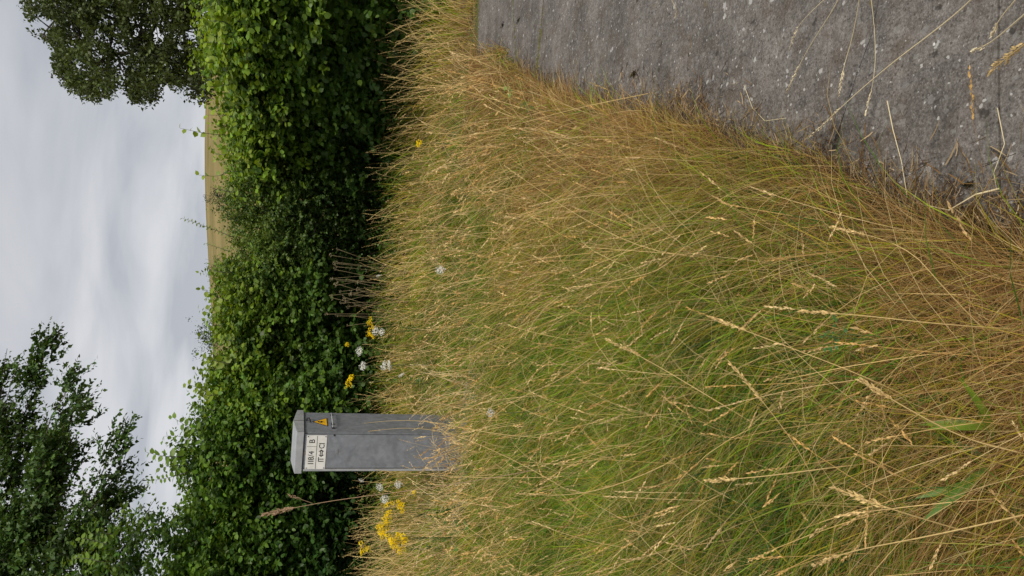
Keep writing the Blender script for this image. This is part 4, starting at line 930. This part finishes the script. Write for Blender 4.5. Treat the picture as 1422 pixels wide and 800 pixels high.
umbels = [
 (611, 375, gz(611, 375, .5)[1], 9, 'lone white umbel flower on the right, in the grass midway between hedge edge and path', (0.15, -.9, .4)),
 (681, 573, gz(681, 573, .5)[1], 7.5, 'lone white umbel flower in the grass directly in front of the cabinet', (.1, -.8, .5)),
 (526, 383, 9.3, 5.5, 'small side-on white flower beside the dead brown weeds under the hedge', (.9, -.2, .3)),
 (522, 459, 8.9, 7, 'upper white flower touching the narrow yellow flower spike', (0, -.7, .7)),
 (530, 461, 8.8, 6.5, 'lower white flower just below the one touching the yellow spike', (0.2, -.7, .6)),
 (499, 488, 8.8, 8, 'white umbel standing highest against the dark hedge foot right of the cabinet', (0, -.5, .8)),
 (504, 508, 8.6, 7, 'ragged white umbel second nearest the cabinet against the dark hedge foot', (0, -.6, .7)),
 (534, 507, 8.2, 8.5, 'broad white umbel, right one of a touching pair near the cabinet', (.1, -.3, .9)),
 (541, 507, 8.0, 8, 'white umbel, lower one of a touching pair near the cabinet', (0, -.2, .9)),
 (557, 521, 7.7, 6.5, 'thin white flower edge-on, lowest of those between the pair and the cabinet', (.5, -.1, .4)),
 (501, 667, 6.9, 6, 'white umbel seen edge-on, highest of the four left of the cabinet', (-.6, -.3, .5)),
 (527, 676, 6.8, 6.5, 'round white umbel facing the viewer, second highest left of the cabinet', (0, -.9, .4)),
 (553, 673, 6.7, 6, 'greyish white umbel lowest beside the left side of the cabinet', (0, -.9, .3)),
 (534, 693, 6.8, 6.5, 'white umbel directly above the yellow ragwort cluster', (0, -.8, .5))]
for a_, b_, c_, d_, e_, f_ in umbels: umbel(a_, b_, c_, d_, e_, 'white umbel flowers in the verge', f_)
def ragwort(heads, Y, base_px, label, leafy=True, name='ragwort', size=1.0):
    b = at(*base_px, Y); b[2] = ground_z(b[0], b[1]); root = empty(name, b, label, 'flower', None); B = Acc()
    top = at(*heads[0][:2], Y) - b; fork = top * .62
    tube(B, smooth_path([(0, 0, 0), fork * .5 + .02 * rn(3), fork], 8), np.linspace(.005, .003, 8), (.10, .13, .04), 5)
    for (hx, hy, r_) in heads:
        c = at(hx, hy, Y + ru(-.06, .06)) - b; A = Acc(); R = 1.25 * r_ / FPX * Y
        tube(B, smooth_path([fork, (fork + c) / 2 + [0, 0, -.02], c], 5), .0018, (.10, .13, .04), 4)
        for q in range(5): floret_disc(A, c + R * .55 * rn(3) * [1, .6, .7], np.array([0, -.55, .8]) + .4 * rn(3), R * .45, YEL, 30)
        A.build('flower_head', M_flower, root)
    B.build('stem', M_grass, root)
    if leafy:
        A = Acc(); n = 46; t = ru(.1, .95, n); O = fork[None] * t[:, None] + .012 * rn(n, 3); leaves(A, NARROW, O, rn(n, 3) * [1, 1, .3] + [0, 0, .25], rn(n, 3) * .4 + [0, 0, 1], ru(.03, .07, n) * size, np.array([.07, .15, .03]) * (1 + .2 * rn(n, 1)))
        A.build('leaves', M_leaf, root)
ragwort([(539, 706, 5), (538, 715, 5), (537, 722, 5), (539, 730, 5), (528, 730, 5), (527, 738, 5), (531, 743, 5)], 6.2, (640, 728), 'bright yellow ragwort left of the cabinet, upper spike reaching toward the white umbel')
ragwort([(550, 745, 6), (543, 752, 5), (557, 750, 6), (548, 757, 6), (558, 762, 5), (540, 748, 4), (563, 748, 4)], 6.1, (650, 750), 'bright yellow ragwort left of the cabinet, broad lower cluster')
ragwort([(556, 705, 5), (560, 710, 4), (555, 700, 4)], 6.2, (640, 712), 'small yellow ragwort clump between the big cluster and the cabinet foot')
ragwort([(502, 762, 5), (508, 763, 4)], 7.0, (600, 762), 'dim greenish yellow flower low against the dark hedge at far left')
ragwort([(574, 686, 3.5)], 6.0, (640, 690), 'single orange-yellow bloom in dry grass left of the cabinet foot', False)
ragwort([(513, 449, 4), (515, 455, 4), (514, 461, 4), (516, 465, 3)], 8.5, (590, 458), 'narrow yellow flower spike beside two white umbels')
ragwort([(483, 480, 3)], 9.2, (570, 482), 'tiny yellow flower high against the hedge above the white umbels', False)
ragwort([(486, 529, 5.5), (481, 533, 3)], 8.0, (590, 531), 'yellow flower right of the cabinet against the dark hedge')
ragwort([(581, 198, 5)], gz(581, 198, .45)[1], (640, 200), 'single golden flower in the grass at the right near the path end', False)

# prominent grass stalks, each with its own seed head
def stalk(px_pts, label, head_px=None, w=.0018, head_r=.004, k=34, sp=.011, group=None, colr=None, name='grass_stalk', kink=False):
    """px_pts: list of (px, py, Y) or (px, py, None, z) world points through which the stalk runs, root first"""
    pts = [at(q[0], q[1], q[2]) if len(q) == 3 else gz(q[0], q[1], q[3]) for q in px_pts]
    col = STRAW * 1.05 if colr is None else np.array(colr); root = empty(name, pts[0], label, 'grass stalk', group); loc = [q - pts[0] for q in pts]
    pth = smooth_path(loc, 18) if not kink else np.array(loc); B = Acc(); tube(B, pth, np.linspace(w, w * .6, len(pth)), col, 5); B.build('stem', M_straw, root)
    if k:
        hp = pth[None] if head_px is None else smooth_path([at(q[0], q[1], q[2]) - pts[0] if len(q) == 3 else gz(q[0], q[1], q[3]) - pts[0] for q in head_px], 18)[None]
        A = Acc(); spikelets(A, hp, .80 if head_px is None else 0.02, k, np.array([[head_r]]), np.array([[sp]]), (col * np.array([1.06, 1.06, 1.12]))[None], flare=.3, tpl=NARROW)
        A.build('seed_head', M_straw, root)
    return root
# the tall reedy stalk rising in front of the dark shrub, left of the cabinet
stalk([(760, 650, 4.0), (600, 678, 4.1), (474, 693, 4.2), (409, 705, 4.25), (367, 714, 4.25)], 'tallest tan grass stalk with two seed heads before the dark shrub left of the cabinet', head_px=[(410, 705, 4.25), (366, 715, 4.25)], w=.0024, head_r=.010, k=90, sp=.022, colr=(.42, .29, .18))
stalk([(434, 699, 4.22), (417, 693, 4.22), (402, 688, 4.22)], 'short tan side spray of the tall stalk before the dark shrub', head_px=[(418, 693, 4.22), (402, 688, 4.22)], w=.0014, head_r=.006, k=30, sp=.016, colr=(.42, .29, .18))
near = [  # (root .. tip) over the verge, nearest ones large in the picture
 ([(1422, 760, None, .1), (1330, 735, None, .3), (1230, 705, None, .5), (1160, 678, None, .55)], 'pale stalk crossing the lower left verge with a fat whitish seed head', .0020, .006),
 ([(1422, 630, None, .2), (1340, 610, None, .3), (1260, 568, None, .42), (1195, 528, None, .50)], 'pale seed head pointing up from the long straw right of centre foreground', .0018, .005),
 ([(1422, 715, None, .25), (1290, 745, None, .35), (1180, 765, None, .4), (1130, 785, None, .4)], 'drooping pale straw arching over to the lower left edge', .0018, .004),
 ([(1422, 458, None, .1), (1300, 450, None, .3), (1200, 438, None, .4), (1110, 432, None, .45)], 'long straight pale straw running up the middle of the foreground', .0014, .003),
 ([(1395, 487, None, .1), (1310, 400, None, .25), (1260, 340, None, .32), (1155, 315, None, .35)], 'thin straw slanting across the brown grass towards the concrete edge', .0013, .003),
 ([(1300, 570, None, .1), (1200, 522, None, .3), (1090, 480, None, .42), (985, 440, None, .5)], 'fine pale straw slanting up through the green grass in mid foreground', .0014, .004),
 ([(1180, 780, None, .1), (1120, 640, None, .3), (1070, 570, None, .4), (1010, 500, None, .5)], 'slender straw leaning far right over the green tussocks', .0014, .004),
 ([(1240, 640, None, .1), (1150, 650, None, .3), (1060, 662, None, .42), (980, 668, None, .48)], 'upright straw with a plump cream seed head left of centre', .0018, .0055),
 ([(1100, 620, None, .1), (1000, 560, None, .3), (900, 500, None, .4), (840, 470, None, .5)], 'buff straw with feathery head in the middle of the verge', .0018, .005),
 ([(1000, 600, None, .1), (900, 660, None, .3), (800, 690, None, .45), (715, 685, None, .5)], 'straw with a long cream spike below the cabinet', .0018, .006),
 ([(900, 420, None, .1), (800, 520, None, .3), (700, 560, None, .5), (640, 630, None, .62)], 'long straw crossing in front of the cabinet foot', .0018, .004),
 ([(820, 700, None, .1), (720, 640, None, .35), (600, 590, None, .62), (500, 600, None, .9)], 'curving straw rising across the front of the cabinet', .0018, .004),
 ([(800, 610, None, .1), (690, 605, None, .4), (580, 580, None, .7), (485, 590, None, .95)], 'brown-tipped straw rising across the middle of the cabinet door', .0018, .004),
 ([(820, 660, None, .1), (700, 665, None, .35), (590, 660, None, .6), (500, 650, None, .85)], 'straw leaning up the left side of the cabinet with a dense tan head', .0018, .006),
 ([(900, 130, None, .05), (800, 150, None, .25), (700, 178, None, .4), (600, 200, None, .55)], 'long pale straw arching over the grass mound at the path end', .0018, .004),
 ([(760, 160, None, .05), (640, 125, None, .35), (560, 95, None, .6), (482, 66, None, .85)], 'tall straw leaning right across the dark hedge beside the path end', .0022, .004),
 ([(700, 100, None, .05), (620, 66, None, .4), (560, 55, None, .6), (476, 58, None, .85)], 'tall straw standing right across the dark broadleaf shrub foot', .0022, .004),
 ([(1000, 360, None, .1), (900, 350, None, .3), (800, 300, None, .4), (700, 230, None, .45)], 'thin straw leaning right in the upper middle of the verge', .0016, .004),
 ([(980, 300, None, .1), (930, 372, None, .3), (870, 388, None, .4), (790, 400, None, .5)], 'pale seed head nodding among the straws in mid verge', .0016, .005),
]
for pts, lb, w, hr in near: stalk(pts, lb, w=w, head_r=hr * .8, k=80, sp=.0115)
# stalks that lie over the concrete from the far side of the path
over = [
 ([(1370, -30, None, .22), (1345, 8, None, .14), (1215, 105, None, .06), (1125, 190, None, .025)], 'long golden stalk with feathery head lying diagonally over the concrete', .0017, .0035, 60),
 ([(1180, -40, None, .30), (1165, 2, None, .22), (1120, 70, None, .12), (1092, 128, None, .08)], 'pale stalk drooping onto the concrete from the upper edge', .0014, .003, 40),
 ([(1190, -40, None, .28), (1130, 12, None, .2), (1105, 40, None, .12), (1096, 70, None, .1)], 'short curved stalk hanging beside the drooping pale one over the concrete', .0012, .0025, 30),
 ([(1200, -40, None, .2), (1185, 50, None, .10), (1172, 90, None, .08), (1165, 132, None, .06)], 'thin stalk with a sparse head over the speckled concrete', .0012, .003, 36),
 ([(1206, -30, None, .12), (1215, 40, None, .06), (1216, 100, None, .05), (1202, 160, None, .04)], 'very fine straw hanging straight over the concrete crack', .0008, .002, 20),
 ([(1440, 5, None, .35), (1400, 40, None, .28), (1375, 60, None, .22), (1350, 72, None, .2)], 'bent straw at the upper right corner over the concrete', .0017, .003, 30),
 ([(1430, -20, None, .3), (1410, 0, None, .26), (1385, 30, None, .22), (1378, 50, None, .2)], 'short leafy straw at the upper right corner above the bent one', .0015, .003, 30),
 ([(1232, 140, None, .03), (1240, 180, None, .02), (1252, 225, None, .02), (1260, 275, None, .03)], 'straight pale straw lying on the concrete towards the verge', .0013, .002, 0),
 ([(1033, 118, None, .01), (1045, 150, None, .008), (1062, 168, None, .02), (1092, 164, None, .02)], 'small bent straw lying alone on the middle of the concrete', .0011, .002, 0),
 ([(1388, 262, None, .012), (1355, 270, None, .04), (1318, 292, None, .03), (1264, 280, None, .02)], 'folded pale straw lying at the verge edge near the moss', .0019, .002, 0),
 ([(920, -30, None, .2), (935, 5, None, .12), (940, 14, None, .1), (938, 24, None, .08)], 'tiny straw tip poking in at the top of the concrete', .0018, .002, 16),
 ([(1385, 150, None, .03), (1395, 200, None, .03), (1380, 240, None, .02), (1384, 264, None, .015)], 'grey wiry stem running along the right end of the concrete', .0010, .002, 0),
]
for pts, lb, w, hr, k in over: stalk(pts, lb, kink=(k == 0), w=w * 1.25, head_r=hr, k=int(k * 1.3), sp=.0095, colr=(.72, .62, .40))
stalk([(1460, 40, None, .42), (1440, 50, None, .38), (1422, 62, None, .34), (1374, 100, None, .26)], 'fat golden seed head at the upper right edge over the concrete', head_px=[(1424, 58, None, .34), (1400, 78, None, .29), (1374, 101, None, .26)], w=.002, head_r=.006, k=110, sp=.013, colr=(.60, .44, .19))

# moss cushion and dead leaves at the slab corner
def cushion(px, py, r_, label, mat, cat='moss', name='moss_cushion'):
    c = gz(px, py, 0.0); root = empty(name, c, label, cat); A = Acc(); n = 700
    v = nrm(rn(n, 3)); v[:, 2] = np.abs(v[:, 2]); O = v * np.array([1, .8, .55]) * r_ * (1 + .25 * vnoise(v[:, 0] * 3, v[:, 1] * 3, 5)[:, None]) * ru(.5, 1, n, 1)
    leaves(A, TINY, O, v + .5 * rn(n, 3), rn(n, 3), ru(.003, .008, n), np.clip(np.array([.17, .15, .035]) * (1 + .3 * rn(n, 1)), .02, .5)); A.build('fronds', M_grass, root, kind='stuff')
def moss_blob(px, py, r_, n, label):
    c = gz(px, py, 0.001); root = empty('moss_spot', c, label, 'moss'); A = Acc(); O = rn(n, 3) * np.array([.35, .8, .1]) * r_; O[:, 2] = np.abs(O[:, 2]) + .001
    leaves(A, TINY, O, rn(n, 3), np.array([0, 0, 1.]) + .5 * rn(n, 3), ru(.004, .009, n), np.clip(np.array([.035, .03, .016]) * (1 + .3 * rn(n, 1)), .01, .5)); A.build('fronds', M_grass, root, kind='stuff')
moss_blob(880, 103, .022, 260, 'dark lone moss spot on the far concrete slab'); moss_blob(1345, 256, .007, 80, 'small black moss dot on the near concrete')
moss_blob(698, 35, .03, 200, 'dark moss streak on the farthest slab'); moss_blob(720, 28, .03, 160, 'thin dark moss streak beside the farthest joint')
def pebble(px, py, r_, col, label):
    c = gz(px, py, 0.0); import bmesh as _b; bm = _b.new(); _b.ops.create_icosphere(bm, subdivisions=2, radius=r_)
    for v in bm.verts: v.co = Vector((v.co.x * (1 + .2 * random.random()), v.co.y * .8, v.co.z * .55 + r_ * .4))
    me = bpy.data.meshes.new('pebble'); bm.to_mesh(me); bm.free(); o = link('pebble', me, solid_mat('stone', col, .8)); o.location = [float(q) for q in c]; tag(o, label, 'pebble')
pebble(1238, 273, .007, (.5, .5, .48), 'small white pebble at the ragged edge of the concrete'); pebble(1359, 290, .004, (.55, .54, .5), 'tiny white pebble just above the moss cushion'); pebble(1298, 62, .005, (.5, .49, .46), 'pale pebble on the near concrete beside the long golden stalk')
cushion(1352, 306, .038, 'olive green moss cushion at the corner of the near slab', M_moss)
cushion(1368, 318, .026, 'smaller moss tuft against the olive moss cushion', M_moss)
def leaf_plant(px, py, z, n, size, col, tpl, label, name, cat, up=.4, spreadr=.02, direction=None, nrmv=(0, -.3, 1)):
    c = gz(px, py, z); g0 = c.copy(); g0[2] = ground_z(c[0], c[1]); root = empty(name, g0, label, cat); B = Acc()
    tube(B, [(0, 0, 0), c - g0], .0015, (.1, .14, .04), 4); B.build('stem', M_grass, root)
    for i in range(n):
        A = Acc(); th = i * 2.4 + ru(-.3, .3); d = np.array([math.cos(th), math.sin(th), up]) if direction is None else np.array(direction) + .4 * rn(3)
        leaves(A, tpl, (c - g0)[None] + spreadr * rn(1, 3), d[None], np.array([nrmv]) + .2 * rn(1, 3), size * ru(.8, 1.15, 1) * .8, np.array(col)[None] * (1 + .15 * rn(1, 1))); A.build('leaf', M_leaf, root)
leaf_plant(1380, 655, .12, 5, .20, (.09, .18, .03), BLADE, 'tuft of broad green grass leaves low in the foreground left of centre', 'broad_grass', 'grass tuft', direction=(-.5, -.1, 1.0), nrmv=(.3, -.8, .5))
leaf_plant(1385, 600, .12, 3, .19, (.17, .26, .03), BLADE, 'yellow-green pointed grass leaves standing near the lower centre', 'broad_grass', 'grass tuft', direction=(.2, 0, .6), nrmv=(.3, -.9, .3))
leaf_plant(1320, 540, .12, 4, .18, (.07, .16, .02), BLADE, 'narrow dark green leaves among brown grass in the foreground', 'broad_grass', 'grass tuft', direction=(-.6, 0, .5), nrmv=(.3, -.8, .5))
leaf_plant(1150, 468, .34, 10, .017, (.06, .15, .035), OVATE, 'small deep green creeping weed in mid foreground', 'creeping_weed', 'weed', up=.3, spreadr=.02)
leaf_plant(1165, 464, .34, 8, .015, (.06, .14, .035), OVATE, 'second sprig of the creeping weed, nearer the path', 'creeping_weed', 'weed', up=.3, spreadr=.02)
leaf_plant(706, 125, .3, 5, .035, (.17, .26, .06), ROUND, 'pale green weed leaves on the grass mound by the path end', 'mound_weed', 'weed', up=.3, spreadr=.02)
leaf_plant(735, 150, .3, 6, .06, (.12, .20, .05), LANCE, 'tuft of pale green strap leaves on the grass mound', 'mound_weed', 'weed', up=.5, spreadr=.02)
leaf_plant(600, 745, .3, 8, .07, (.12, .24, .03), OVATE, 'yellow-green weed leaves below the ragwort cluster', 'verge_weed', 'weed', up=.4, spreadr=.05)
leaf_plant(640, 735, .3, 8, .06, (.08, .18, .03), OVATE, 'darker green weed leaves in the grass below the ragwort', 'verge_weed', 'weed', up=.4, spreadr=.05)

# dead brown umbels under the hedge
def dead_weed(px, py, Y, label, n=7):
    c = at(px, py, Y); g0 = c.copy(); g0[2] = 0; root = empty('dead_weed', g0, label, 'dead weed', 'dead beige weeds under the hedge'); B = Acc(); A = Acc()
    for q in range(n):
        e = c - g0 + rn(3) * [.13, .1, .1]; tube(B, smooth_path([(0, 0, 0), e * .5 + .03 * rn(3), e], 6), .002, (.3, .24, .14), 4)
        floret_disc(A, e, np.array([0, -.5, .8]) + .4 * rn(3), ru(.015, .03), np.array([.24, .20, .12]), 14, .1)
    B.build('stem', M_straw, root); A.build('seed_head', M_straw, root)
dead_weed(468, 392, 10.2, 'beige dead weed heads against the black gap low in the hedge')
dead_weed(478, 415, 10.0, 'dead weed cluster just left of those at the black hedge gap')
dead_weed(474, 374, 10.3, 'dead weed heads rightmost in the dark hedge foot')
dead_weed(484, 436, 9.9, 'dead weed cluster closest to the yellow flower spike')
print('objects', len(bpy.data.objects), 'tris', sum(len(o.data.polygons) for o in bpy.data.objects if o.type == 'MESH'))
